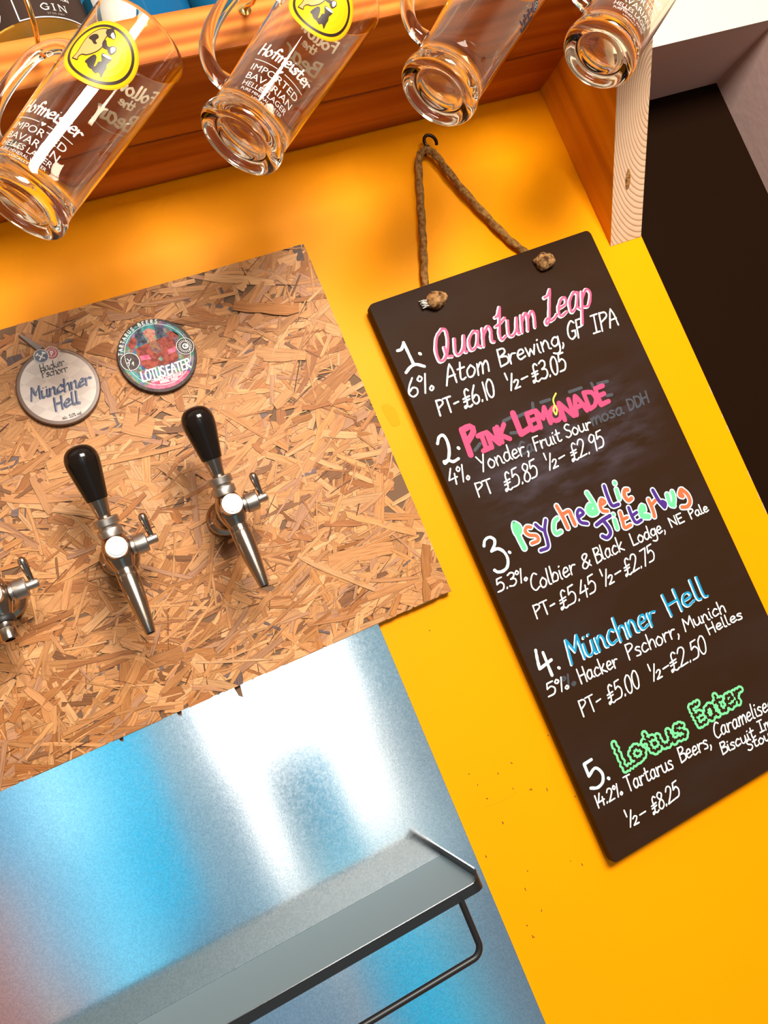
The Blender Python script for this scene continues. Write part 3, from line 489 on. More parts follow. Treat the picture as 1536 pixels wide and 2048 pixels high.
cp_ = Flat()
for z, l in ((1.556, .010), (1.515, .004), (1.498, .008), (1.432, .012), (1.40, .009), (1.385, .014)): cp_.ribbon([(.7979, z), (.7976, z - l)], .0011, 1)
wall = rectmesh('wall_back', (-1.4, 0, 0), (.7985, .02, 2.9), [M['yellow'], M['speck'], M['smear'], M['chip']], {}, [(cp_, 3, .0002), (sp_, 1, .0002), (sc_, 2, .0002), (sm_, 2, .0003)])
rectmesh('wall_rear', (.7985, .016, 0), (1.06, .036, 1.975), [M['black_wall']], {})
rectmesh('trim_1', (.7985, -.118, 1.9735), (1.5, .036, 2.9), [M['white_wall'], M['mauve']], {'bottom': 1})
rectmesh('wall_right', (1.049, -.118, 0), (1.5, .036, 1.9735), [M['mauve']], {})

# =================================================================== wooden shelf and its bracket
shelf = empty('wooden_shelf', (0.1, -.1, 2.0175), 'thick varnished pine shelf carrying the bottles, glass mugs hanging along its front edge', 'shelf')
def plank(y0, y1):
    o = box('plank', (-.72, y0, 0), (.6449, y1, .0485), M['shelf_wood'], shelf, .0022)
    o.location = (0, .1, 0); return o
plank(-.213, -.0888); plank(-.0878, -.0006)
BX0, BX1 = .7455, .7972
bp = [(-.0006, 1.7815), (-.200, 2.0035), (-.200, 2.066), (-.0006, 2.066)]
vs = [(BX0, y, z) for y, z in bp] + [(BX1, y, z) for y, z in bp]
fs = [(0, 3, 2, 1), (4, 5, 6, 7), (0, 1, 5, 4), (1, 2, 6, 5), (2, 3, 7, 6), (3, 0, 4, 7)]
br = mesh('shelf_bracket', vs, fs, [M['bracket_wood'], M['raw_wood'], M['knot_wood']])
uvl = br.data.uv_layers.new(name='UVMap')
for p in br.data.polygons:
    for li in p.loop_indices:
        v = br.data.vertices[br.data.loops[li].vertex_index].co
        t = math.hypot(v.y, v.z - 1.7815)
        uvl.data[li].uv = ((v.x - BX1 - .003) * 1.05, (t - .185) * .46)
br.data.polygons[2].material_index = 1; br.data.polygons[3].material_index = 1
fix_normals(br)
tag(br, 'angled timber bracket beneath the right end of the shelf, pale sawn face showing growth rings', 'bracket')
kn = Flat(); pts = [(0, -.0135), (.0035, -.008), (.0042, 0), (.0032, .008), (.0002, .013), (-.0028, .007), (-.0038, -.001), (-.003, -.009)]
kn.poly([(p.x, p.y) for p in spline([(a, b, 0) for a, b in pts], 4, True)])
dn = Vector((0, -.200, .222)).normalized(); nn = Vector((0, -.222, -.200)).normalized()
kn.build('wood_knot', M['knot_wood'], br, lambda p: Vector((.769, -.0006, 1.7815)) + Vector((p[0], 0, 0)) + dn * (.083 + p[1]) + nn * .0004, 'dark resinous knot')

# =================================================================== oriented strand board
def clip_poly(poly, x0, x1, z0, z1):
    def cut(P, f, inter):
        out = []
        for i in range(len(P)):
            a, b = P[i - 1], P[i]
            if f(b):
                if not f(a): out.append(inter(a, b))
                out.append(b)
            elif f(a): out.append(inter(a, b))
        return out
    def ix(v): return lambda a, b: tuple(a[k] + (b[k] - a[k]) * (v - a[0]) / (b[0] - a[0]) for k in range(len(a)))
    def iz(v): return lambda a, b: tuple(a[k] + (b[k] - a[k]) * (v - a[1]) / (b[1] - a[1]) for k in range(len(a)))
    for f, it in ((lambda p: p[0] >= x0, ix(x0)), (lambda p: p[0] <= x1, ix(x1)), (lambda p: p[1] >= z0, iz(z0)), (lambda p: p[1] <= z1, iz(z1))):
        if not poly: return poly
        poly = cut(poly, f, it)
    return poly
OX0, OX1, OZ0, OZ1, OD = -.34, .3385, 1.4470, 1.8962, .0112
rnd = random.Random(11)
vs = []; fs = []; mi = []; uvs = []; cols = []
b8 = [(OX0, -OD, OZ0), (OX1, -OD, OZ0), (OX1, -.0006, OZ0), (OX0, -.0006, OZ0), (OX0, -OD, OZ1), (OX1, -OD, OZ1), (OX1, -.0006, OZ1), (OX0, -.0006, OZ1)]
vs += b8
for f in [(0, 3, 2, 1), (4, 5, 6, 7), (0, 1, 5, 4), (1, 2, 6, 5), (2, 3, 7, 6), (3, 0, 4, 7)]:
    fs.append(f); mi.append(1); uvs.append([(0, 0)] * 4); cols.append([(.3, .15, .06)] * 4)
NF = 3700
tones = [(.60, .285, .112), (.56, .255, .092), (.50, .215, .070), (.63, .325, .140), (.53, .235, .082), (.44, .175, .052), (.46, .220, .110), (.59, .275, .102), (.37, .135, .038), (.55, .245, .090)]
for i in range(NF):
    t = i / NF
    L = min(.125, rnd.lognormvariate(math.log(.052 - .016 * t), .5)); Wd = min(.028, max(.0014, rnd.lognormvariate(math.log(.0098 - .0054 * t), .65)))
    ang = rnd.gauss(.12, .60) if rnd.random() < .68 else rnd.uniform(-1.57, 1.57)
    cx, cz = rnd.uniform(OX0, OX1), rnd.uniform(OZ0, OZ1)
    tone = rnd.choice(tones); k = rnd.uniform(.82, 1.12)
    if i % 6 == 5: L, Wd, tone = rnd.uniform(.008, .042), rnd.uniform(.0006, .0015), rnd.choice(((.16, .055, .018), (.22, .085, .03), (.10, .035, .012), (.70, .38, .14)))
    elif rnd.random() < .03: tone = (.17, .105, .090); L *= .4
    if rnd.random() < .03: tone = (.23, .09, .03)
    tone = tuple(c * k for c in tone)
    ca, sa = math.cos(ang), math.sin(ang); bend = rnd.gauss(0, .012) * L
    n = 5; top, bot = [], []
    for j in range(n + 1):
        s = j / n - .5; endf = 1.0 if 0 < j < n else rnd.uniform(.70, 1.0)
        top.append((s * L + rnd.uniform(-.05, .05) * L * (j in (0, n)), Wd * .5 * endf * rnd.uniform(.82, 1.08) + bend * (1 - 4 * s * s)))
        bot.append((s * L + rnd.uniform(-.05, .05) * L * (j in (0, n)), -Wd * .5 * endf * rnd.uniform(.82, 1.08) + bend * (1 - 4 * s * s)))
    outline = bot + top[::-1]
    tilt = rnd.gauss(0, .05); depth = OD + .0002 + .0013 * t
    u0, v0 = rnd.uniform(0, 40), rnd.uniform(0, 40)
    edge = min(.00026, Wd * .10)
    inner = []
    m_ = (sum(p[0] for p in outline) / len(outline), 0)
    for (a, b) in outline:
        sa_ = 1 if b > bend * (1 - 4 * (a / L) ** 2) else -1
        inner.append((a * (1 - edge * 1.6 / L), b - sa_ * edge))
    def put(poly, dd, shade):
        P = [(cx + a * ca - b * sa, cz + a * sa + b * ca, a, b) for a, b in poly]
        P = clip_poly(P, OX0, OX1, OZ0 - rnd.choice((0, 0, .0006)), OZ1)
        if len(P) < 3: return
        q0 = len(vs)
        for p in P: vs.append((p[0], -(dd + p[3] * tilt), p[1]))
        fs.append(tuple(range(q0, q0 + len(P)))); mi.append(0)
        uvs.append([(u0 + p[2], v0 + p[3]) for p in P]); cols.append([tuple(c * shade for c in tone)] * len(P))
    put(outline, depth, .34); put(inner, depth + .00009, 1.0)
o = mesh('strand_board', vs, fs, [M['strand'], M['strand_core']])
o.data.uv_layers.new(name='UVMap'); o.data.color_attributes.new(name='tint', type='FLOAT_COLOR', domain='CORNER')
uvl = o.data.uv_layers['UVMap']; cal = o.data.color_attributes['tint']
for p, k, uu, cc in zip(o.data.polygons, mi, uvs, cols):
    p.material_index = k
    for li, a, c3 in zip(p.loop_indices, uu, cc): uvl.data[li].uv = a; cal.data[li].color = (*c3, 1)
board = o
for (x, z, w_, h_) in DATA['splinters']:
    prism('splinter', [(x, z), (x + w_, z + .001), (x + w_ * .7, z - h_), (x + w_ * .25, z - h_ * .8)], -.0062, -.0052, M['strand_core'], board)
tag(o, 'square of oriented strand board fixed on the yellow wall behind the beer taps', 'board')

# =================================================================== steel splashback
st = box('steel_splashback', (-.42, -.0022, .86), (.2448, -.0004, 1.52), M['steel'], None, .0003)
su = st.data.uv_layers.new(name='UVMap')
for lp in st.data.loops: co = st.data.vertices[lp.vertex_index].co; su.data[lp.index].uv = (co.z, co.x)
tag(st, 'plain galvanised steel sheet covering the yellow wall below the strand board', 'splashback')

# =================================================================== chalkboard menu
TL, TR, BR_, BL = (.381, 1.7985), (.7105, 1.806), (.7195, 1.0897), (.3872, 1.0872)
sign = empty('menu_board', (.55, -.009, 1.09), 'tall blackboard beer menu hung by a jute rope on the yellow wall', 'menu board')
def sgn(o): o.location = -sign.location; return o
sgn(prism('board', round_poly([TL, TR, BR_, BL], .006), -.020, -.009, M['chalkboard'], sign, None, .0009))
# wiped haze round the second entry
fl = Flat(); sm = []
nx, nz = 18, 10
for iz in range(nz + 1):
    for ix in range(nx + 1): fl.v.append(Vector((.40 + .305 * ix / nx, 1.46 + .15 * iz / nz + .03 * ix / nx, 0)))
for iz in range(nz):
    for ix in range(nx): a = iz * (nx + 1) + ix; fl.f.append((a, a + 1, a + nx + 2, a + nx + 1))
hz = sgn(fl.build('wiped_smudge', M['smudge'], sign, wallmap(.0201), 'purple grey smudge of wiped chalk'))
fa = hz.data.attributes.new('fade', 'FLOAT', 'POINT')
for i in range(len(hz.data.vertices)):
    ix, iz = i % (nx + 1) / nx, i // (nx + 1) / nz
    fa.data[i].value = min(1, 4 * min(ix, 1 - ix)) * min(1, 3 * min(iz, 1 - iz))
L1, L2, L3, L4 = .02025, .02035, .02045, .02055
def lettering(name, m, items, fn, d, label):
    for it in items:
        fl = Flat(); fn(fl, it); sgn(fl.build(name, m, sign, wallmap(d), label))
lettering('faded_lettering', M['ck_ghost'], WORDS['ghost'], lambda f, w_: write(f, w_, .0026), L1, 'faint grey remains of older lettering')
lettering('faded_stroke', M['ck_ghost'], DATA['ghoststrokes'], lambda f, p_: f.ribbon(p_, .0042, 1), L1, 'blue grey remains of an older title')
for k in range(1, 6):
    lettering('entry_lettering', M['ck_white'], WORDS['white%d' % k], lambda f, w_: write(f, w_, .00185 if k > 1 else .0022), L2, 'white handwritten word of the beer list')
    lettering('numeral', M['ck_pale'] if k in (3, 5) else M['ck_white'], [DATA['num%d' % k]], lambda f, ss: [f.ribbon(s_, .0037, 6, None, .2) for s_ in ss], L2, 'large white numeral %d' % k)
lettering('title_shadow', M['ck_white'], WORDS['pink'], lambda f, w_: write(f, w_, .0046, off=(-.0012, -.0004)), L2, 'white underlay of a pink title word')
lettering('title_lettering', M['ck_pink'], WORDS['pink'], lambda f, w_: write(f, w_, .0031, off=(.0004, 0)), L3, 'pink title word')
lettering('title_lettering', M['ck_hot'], WORDS['hot'], lambda f, w_: write(f, w_, .0078 if w_[0] in 'PL' else .0062, wob=.15, n=2), L3, 'thick hot pink title letters')
lettering('straw_drawing', M['ck_yellow'], [DATA['straw']], lambda f, ss: [f.ribbon(s_, .0021, 6) for s_ in ss], L4, 'little yellow straw drawn over the O')
lettering('title_outline', M['ck_pale'], DATA['bubble'], lambda f, B: [f.ribbon(p_, w_ + .0043, 6) for w_, p_ in B[1]], L2, 'pale outline of a bubble letter')
for c_, mn, nm in (('g', 'ck_mint', 'green'), ('o', 'ck_orange', 'orange'), ('p', 'ck_purple', 'purple')):
    lettering('title_lettering', M[mn], [B for B in DATA['bubble'] if B[0] == c_], lambda f, B: [f.ribbon(p_, w_ + .0009, 6) for w_, p_ in B[1]], L3 + {'g': 0, 'o': .00007, 'p': .00014}[c_], nm + ' bubble letter')
lettering('title_shadow', M['ck_white'], WORDS['blue'], lambda f, w_: write(f, w_, .0034, off=(-.0007, -.0003)), L2, 'white stroke of a blue title word')
lettering('title_lettering', M['ck_blue'], WORDS['blue'], lambda f, w_: write(f, w_, .0027, off=(.0008, .0002)), L3, 'blue title word')
def wavy(f, w_, w):
    t, x0, z0, x1, z1, ux, uz = w_
    tot = sum(G[c][0] for c in t) - 6; e = Vector((x1 - x0, z1 - z0)) / tot; u = Vector((ux, uz)) / 100; x = 0
    for ch in t:
        wd, stt = G[ch]
        for s_ in stt:
            C = spline([(p[0], p[1], 0) for p in s_], 10)
            P = [Vector((x0, z0)) + e * (x + p.x - 3) + u * p.y for p in C]
            out = []; acc = 0
            for i, p in enumerate(P):
                if i: acc += (P[i] - P[i - 1]).length
                tt = (P[min(i + 1, len(P) - 1)] - P[max(i - 1, 0)]); tt = tt.normalized() if tt.length else Vector((1, 0))
                out.append(p + Vector((-tt.y, tt.x)) * math.sin(acc * 1150) * .0011)
            f.ribbon(out, w, 1)
        x += wd
lettering('title_lettering', M['ck_green'], WORDS['green'], lambda f, w_: wavy(f, w_, .0092), L2, 'green wavy outlined title letters')
lettering('title_hollow', M['chalkboard'], WORDS['green'], lambda f, w_: wavy(f, w_, .0032), L3, 'dark hollow inside green letters')
# rope and knots
def rope(pts, d0, d1):
    P = [Vector((x, -(d0 + (d1 - d0) * i / (len(pts) - 1)), z)) for i, (x, z) in enumerate(pts)]
    P = spline(P, 26)
    vs, fs = tube_geo(P, .0046, 18, twist=.36); o = mesh('rope', vs, fs, M['rope'], sign, True); fix_normals(o); return sgn(o)
rope(DATA['ropeL'] + [(DATA['ropeL'][-1][0] + .001, DATA['ropeL'][-1][1] - .012)], .0120, .0053); rope(DATA['ropeR'] + [(DATA['ropeR'][-1][0] + .006, DATA['ropeR'][-1][1] - .010)], .0135, .0053)
def knot(c, seed, s):
    bm = bmesh.new(); bmesh.ops.create_icosphere(bm, subdivisions=4, radius=1)
    for v in bm.verts:
        n_ = noise.noise(v.co * 1.3 + Vector((seed, 0, 0))) * .22 + noise.noise(v.co * 4 + Vector((0, seed, 0))) * .09
        fold = .035 * math.sin(4 * math.atan2(v.co.z, v.co.x) + 6 * v.co.y + seed)
        v.co = v.co * (1 + n_ + fold); v.co = Vector((v.co.x * s[0], v.co.y * s[1], v.co.z * s[2])) + Vector((c[0], -.0245, c[1]))
    return sgn(bm_obj('knot', bm, M['knot'], sign, True))
k0, k1 = DATA['knots']
knot(k0, 3.1, (.0138, .0095, .0112)); knot(k1, 8.7, (.0140, .0095, .0108))
fr = Flat()
bm = bmesh.new()
for i in range(26):
    a = rnd.uniform(-.5, .5); p = Vector((k1[0] - .013, -.022 - rnd.uniform(0, .006), k1[1] - .001 + rnd.uniform(-.0045, .0045)))
    e = p + Vector((-.0075 * math.cos(a), rnd.uniform(-.002, .002), .006 * math.sin(a) + .0015))
    v_, f_ = tube_geo([p, (p + e) / 2 + Vector((0, 0, .0005)), e], .0007, 5); base = [bm.verts.new(v) for v in v_]
    for f in f_: bm.faces.new([base[i2] for i2 in f])
sgn(bm_obj('frayed_end', bm, M['fray'], sign, True, 'white frayed rope end'))
# ring hook in the wall
rc = DATA['ringc']; rp = [Vector((rc[0] + .0074 * math.cos(a) - .0016 * math.sin(a), -.0150 - .002 * i / 16, rc[1] + .0090 * math.sin(a) + .0012 * math.cos(a))) for i, a in enumerate([math.radians(215 - 265 * k / 16) for k in range(17)])]
sk = [Vector((rp[0].x, -.0005, rp[0].z - .001)), Vector((rp[0].x, -.010, rp[0].z - .001)), rp[0]]
hk = tube('wall_hook', spline(sk[:2] + rp, 4), .0021, M['dark_iron'], None, 10)
tag(hk, 'small dark iron ring hook in the yellow wall holding up the menu rope', 'hook')

# =================================================================== drip tray shelf with hanging rail
tray = empty('tray_shelf', (0, -.0024, 1.181), 'long narrow black metal tray shelf with a hanging rail on the steel sheet', 'tray shelf')
def tl(o): o.location = -tray.location; return o
def corner(x, y, r, n=8): return [(x - r + r * math.sin(a), y + r - r * math.cos(a)) for a in [math.pi / 2 * i / n for i in range(n + 1)]]
XE, YF = .2115, -.1215
def lip(off):
    return [(-.42, YF + off)] + corner(XE - off, YF + off, .012 - off) + [(XE - off, -.0026)]
a_, b_ = lip(0), lip(.0018)
nC = len(a_)
def ztop(i):                                                       # low front lip rising round the corner to the end lip
    t = max(0.0, min(1.0, (i - 1) / (nC - 3))); return 1.1850 + .0085 * t * t * (3 - 2 * t)
vs = []; fs = []
for i, ((x, y), (x2, y2)) in enumerate(zip(a_, b_)): vs += [(x, y, 1.1755), (x, y, ztop(i)), (x2, y2, ztop(i)), (x2, y2, 1.1755)]
for i in range(nC - 1):
    for k in range(4): fs.append((4 * i + k, 4 * i + (k + 1) % 4, 4 * i + 4 + (k + 1) % 4, 4 * i + 4 + k))
fs += [(0, 1, 2, 3), tuple(len(vs) - 4 + k for k in (3, 2, 1, 0))]
o = tl(mesh('rim', vs, fs, M['tray_black'], tray)); fix_normals(o)
fp = b_ + [(-.42, -.0026)]
bm = bmesh.new(); t_ = [bm.verts.new((x, y, 1.1838)) for x, y in fp]; u_ = [bm.verts.new((x, y, 1.1815)) for x, y in fp]
bm.faces.new(t_); bm.faces.new(u_[::-1])
for i in range(len(fp)): bm.faces.new((t_[i], u_[i], u_[(i + 1) % len(fp)], t_[(i + 1) % len(fp)]))
tl(bm_obj('tray_floor', bm, M['tray_floor'], tray, False, 'grey flat floor of the tray'))
rl = [Vector((.184, -.1185, 1.1812)), Vector((.184, -.1185, 1.15)), Vector((.184, -.1185, 1.133))] + [Vector((.184 - .011 + .011 * math.cos(a), -.1185, 1.133 - .011 * math.sin(a))) for a in [math.pi / 2 * i / 8 for i in range(1, 9)]] + [Vector((.10, -.1185, 1.122)), Vector((-.42, -.1185, 1.122))]
tl(tube('hanging_rail', rl, .0034, M['tray_black'], tray, 12))

# =================================================================== beer taps
RX = lambda d: Matrix.Rotation(math.radians(d), 4, 'X'); RY = lambda d: Matrix.Rotation(math.radians(d), 4, 'Y'); TT = lambda *v: Matrix.Translation(v)
def make_tap(nozzle=True):
    t = empty('beer_tap', (0, 0, 0), '', 'beer tap', 'beer taps on the strand board')
    OUT = RX(90)
    lathe('flange', [(0, 0), (.0203, 0), (.0205, .0040), (.0196, .0062), (.0180, .0078), (.0150, .0105), (.0125, .0150), (.0112, .021), (0, .021)], M['chrome'], t, 48, OUT)
    lathe('shank', [(0, .008), (.0098, .008), (.0098, .030), (.0112, .034), (.0112, .060), (0, .060)], M['chrome'], t, 40, OUT)
    lathe('valve_body', [(0, -.0235), (.0098, -.0235), (.0100, -.019), (.0118, -.015), (.0142, -.007), (.0148, 0), (.0142, .006), (.0118, .012), (.0104, .0150), (.0100, .018), (0, .018)], M['chrome'], t, 48, TT(0, -.068, 0))
    cp = lathe('front_cap', [(0, .076), (.0106, .076), (.0109, .0775), (.0109, .0905), (.0102, .0915), (.0088, .0915), (.0086, .0909), (0, .0909)], M['satin_steel'], t, 48, OUT)
    lathe('cap_insert', [(0, .0906), (.0083, .0906), (.0083, .0914), (.0079, .0917), (0, .0917)], M['cap_face'], cp, 40, OUT, 'pale disc in the cap')
    H = TT(0, -.068, 0) @ RX(13)
    lathe('collar', [(0, .0150), (.0115, .0150), (.0122, .0158), (.0122, .0222), (.0115, .0232), (0, .0232)], M['knurled'], t, 48, H)
    lathe('collar', [(0, .0232), (.0098, .0232), (.0098, .0262), (.0118, .0262), (.0126, .0270), (.0126, .0330), (.0118, .0340), (0, .0340)], M['knurled'], t, 48, H)
    lathe('ferrule', [(0, .0338), (.0064, .0338), (.0067, .0355), (.0094, .0515), (.0096, .0530), (0, .0530)], M['chrome'], t, 40, H)
    hp = [(0, .0528), (.0103, .0528), (.0106, .0536), (.0122, .0625), (.0142, .0740), (.0159, .0845), (.0166, .0910), (.0163, .0960), (.0150, .1005), (.0125, .1042), (.0090, .1068), (.0045, .1082), (0, .1086)]
    pr = [(0, hp[0][1])] + [(max(0, p.x), p.y) for p in spline([(a, b, 0) for a, b in hp[2:]], 4)]; pr[-1] = (0, .1086)
    pr.insert(1, (.0103, .0528))
    lathe('handle', pr, M['black_gloss'], t, 48, H, None, 60)
    N = TT(0, -.068, 0) @ RX(-9)
    if nozzle:
        lathe('nozzle', [(0, -.022), (.0101, -.022), (.0104, -.0262), (.0101, -.0272), (.0103, -.0280), (.0104, -.034), (.0099, -.045), (.0088, -.058), (.0066, -.076), (.0050, -.0890), (.0047, -.0895), (.0039, -.0890), (.0037, -.080), (0, -.080)], M['chrome'], t, 40, N)
    else:
        lathe('rubber_ring', [(0, -.022), (.0104, -.022), (.0112, -.0235), (.0112, -.0270), (.0104, -.0285), (0, -.0285)], M['rubber'], t, 40, N)
        lathe('outlet', [(0, -.028), (.0086, -.028), (.0088, -.032), (.0080, -.0335), (.0086, -.035), (.0082, -.0445), (.0074, -.0455), (.0048, -.0450), (.0046, -.038), (0, -.038)], M['chrome'], t, 40, N, 'bare threaded outlet without a nozzle')
    K = TT(0, -.066, -.0015) @ RY(90)
    kb = lathe('flow_control', [(0, .010), (.0078, .010), (.0082, .0155), (.0078, .0168), (.0096, .0170), (.0100, .0180), (.0100, .0285), (.0092, .0296), (.0046, .0298), (.0046, .0392), (.0040, .0402), (0, .0402)], M['knurled'], t, 40, K)
    S_ = TT(.0352, -.066, .0015) @ RX(14) @ RY(-4)
    lathe('lever', [(0, 0), (.0026, 0), (.0027, .003), (.0032, .010), (.0042, .0175), (.0043, .0205), (.0036, .0235), (.0020, .0250), (0, .0254)], M['chrome'], kb, 28, S_, None, 60)
    return t
TAPS = [(.0095, 'second beer tap from the right, below the pale round badge', True), (.1275, 'rightmost beer tap, below the colourful round badge', True), (-.1085, 'leftmost beer tap with bare outlet, cut by the photo edge', False)]
for x, lab, nz_ in TAPS:
    t = make_tap(nz_); t.location = (x, -.0130, 1.6195); t['label'] = lab

# =================================================================== round badges
c1 = DATA['clip1c']; bd = empty('tap_badge', (c1[0], -.0126, c1[2]), 'brown edged pale round badge with navy script and two small crests on the strand board', 'badge', 'round badges above the taps')
R_ = .0428
lathe('badge_back', [(0, 0), (R_ - .001, 0), (R_, .001), (R_, .0052), (R_ - .001, .0062), (R_ - .0045, .0064), (0, .0064)], M['clip_brown'], bd, 72, RX(90))
lathe('badge_face', [(0, .0060), (.0384, .0060), (.0384, .0066), (0, .0067)], M['clip_face'], bd, 72, RX(90), 'pale patterned face')
def bflat(fn, name, m, d, parent, label=None):
    f = Flat(); fn(f); return f.build(name, m, parent, wallmap(d), label)
bflat(lambda f: [write(f, w_, .0012, nib=.75, wob=0) for w_ in DATA['c1words']], 'brewery_lettering', M['ink'], .0069, bd, 'black blackletter words')
bflat(lambda f: [write(f, w_, .0032, nib=.70, wob=0) for w_ in DATA['c1blue']], 'title_lettering', M['navy'], .0069, bd, 'navy script title')
bflat(lambda f: [write(f, w_, .0005, wob=0) for w_ in DATA['c1small']], 'small_lettering', M['ink'], .0069, bd, 'tiny strength line')
ca_, cb_ = DATA['c1badge']
bflat(lambda f: f.disc(cb_, .0068), 'red_crest', M['badge_red'], .0069, bd, 'round red crest')
bflat(lambda f: [f.ring(cb_, .0068, .0073), f.ring(cb_, .0042, .0046)] + [f.ribbon(s_, .0009, 5) for s_ in ([(cb_[0] - .001, cb_[1] - .0022), (cb_[0] - .0008, cb_[1] + .0022)], [(cb_[0] - .001, cb_[1] + .002), (cb_[0] + .0014, cb_[1] + .0016), (cb_[0] + .001, cb_[1] - .0002), (cb_[0] - .0008, cb_[1] - .0002)])], 'red_crest_detail', M['label_white'], .0071, bd, 'white letter on the red crest')
bflat(lambda f: f.disc(ca_, .0072), 'blue_crest', M['navy'], .0072, bd, 'round navy crest')
bflat(lambda f: [f.ring(ca_, .0070, .0076), f.ribbon([(ca_[0] - .0035, ca_[1] + .0030), (ca_[0] + .0028, ca_[1] - .0034)], .0011, 1), f.ribbon([(ca_[0] + .0035, ca_[1] + .0030), (ca_[0] - .0028, ca_[1] - .0034)], .0011, 1), f.ribbon([(ca_[0] - .0047, ca_[1] + .0020), (ca_[0] - .0026, ca_[1] + .0038)], .0014, 1), f.ribbon([(ca_[0] + .0047, ca_[1] + .0020), (ca_[0] + .0026, ca_[1] + .0038)], .0014, 1)], 'blue_crest_detail', M['label_white'], .0074, bd, 'crossed white tools on the navy crest')
sp4 = DATA['c1strip']
o = prism('mounting_strip', [sp4[0], sp4[1], sp4[2], sp4[3]][::-1], -.004, -.0002, M['clip_brown'], bd, None, .0006)

c2 = DATA['clip2c']; b2_ = empty('tap_badge', (c2[0], -.0126, c2[2]), 'colourful round badge with a red figure and white lettering on the strand board', 'badge', 'round badges above the taps')
lathe('badge_back', [(0, 0), (R_ - .001, 0), (R_, .001), (R_, .0058), (R_ - .0006, .0064), (0, .0064)], M['c2_rim'], b2_, 72, RX(90))
PY = DATA['c2poly']
def smooth(p):
    out = []
    for v in spline([(a, b, 0) for a, b in p], 5, True):
        r = v.length; k = min(1.0, .0392 / r); out.append((v.x * k, v.y * k))
    return out
bflat(lambda f: f.disc((0, 0), .0395), 'badge_face', M['c2_base'], .0066, b2_, 'dark mosaic background')
for k in ('teal1', 'teal2', 'teal3', 'teal4', 'teal5'): bflat(lambda f: f.poly(smooth(PY[k])), 'leaf_print', M['c2_teal'], .0067, b2_, 'teal leaf')
for k in ('rust1', 'rust2'): bflat(lambda f: f.poly(smooth(PY[k])), 'flower_print', M['c2_red'], .0067, b2_, 'rust red flower')
fig = bflat(lambda f: f.poly(smooth(PY['body'])), 'figure_print', M['c2_red'], .0069, b2_, 'red clothed figure with folded arms')
bflat(lambda f: f.poly(smooth(PY['hair'])), 'hair_print', M['c2_hair'], .0068, fig, 'dark blue grey hair')
bflat(lambda f: f.poly(smooth(PY['neck'])), 'neck_print', M['c2_face'], .00695, fig, 'rosy neck')
bflat(lambda f: f.poly(smooth(PY['face'])), 'face_print', M['c2_face'], .00705, fig, 'rosy face')
bflat(lambda f: f.poly(smooth(PY['fringe'])), 'fringe_print', M['c2_teal'], .0071, fig, 'teal fringe')
bflat(lambda f: f.poly(smooth(PY['collar'])), 'collar_print', M['c2_gold'], .00698, fig, 'gold collar')
for k in ('sleeve1', 'sleeve2'): bflat(lambda f: f.poly(PY[k]), 'sleeve_print', M['c2_pink'], .0070, fig, 'pink striped cuff')
bflat(lambda f: f.poly(smooth(PY['skirt'])), 'skirt_print', M['c2_pink'], .0070, fig, 'pink pleated skirt')
bflat(lambda f: f.poly(PY['gem']), 'gem_print', M['c2_gem'], .0071, fig, 'green jewel')
ey = [(.5, .36), (.72, .30)]
k1_, k2_ = DATA['c2circ']
bflat(lambda f: [f.disc(k1_, .0098)], 'roundel', M['c2_rim'], .0072, b2_, 'dark roundel at left'); bflat(lambda f: [f.disc(k2_, .0095)], 'roundel', M['c2_rim'], .0072, b2_, 'dark roundel at right')
def ringtext(f):
    f.ring(DATA['c2ring'][0], .0351, .0356, 72); f.ring(k1_, .0096, .0102); f.ring(k2_, .0092, .0098); f.disc(k2_, .0033)
    for i in range(22):
        a = i / 22 * 2 * math.pi; f.ribbon([(k2_[0] + .0052 * math.cos(a), k2_[1] + .0052 * math.sin(a)), (k2_[0] + .0074 * math.cos(a), k2_[1] + .0074 * math.sin(a))], .0007, 1)
    for s_ in ([(-.002, .004), (0, .001), (.002, .003)], [(-.004, -.001), (-.001, .0), (-.003, -.004)], [(.001, -.003), (.003, -.001), (.002, -.005)]):
        f.ribbon([(k1_[0] + a, k1_[1] + b) for a, b in s_], .0008, 5)
    txt = '·TARTARUS·BEERS·'
    for i, ch in enumerate(txt):
        a = math.radians(168 - i * 6.9); wd, stt = G[ch]
        c_ = Vector((.0370 * math.cos(a), .0370 * math.sin(a))); up = Vector((math.cos(a), math.sin(a))); rt = Vector((math.sin(a), -math.cos(a)))
        for s_ in stt: f.ribbon([c_ + rt * ((p[0] - wd / 2) * .000055) + up * (p[1] * .00004) for p in s_], .0008, 4)
    for w_ in DATA['c2words']: write(f, w_, .0018, wob=0, n=4)
    for w_ in DATA['c2small']: write(f, w_, .00065, wob=0, n=3)
bflat(ringtext, 'badge_lettering', M['label_white'], .0075, b2_, 'white lettering and rings')
bflat(lambda f: write(f, ('K', k2_[0] - .0012, k2_[1] - .0014, k2_[0] + .0014, k2_[1] - .0008, -.0007, .0027), .0008, wob=0), 'roundel_letter', M['ink'], .0077, b2_, 'black K in the right roundel')

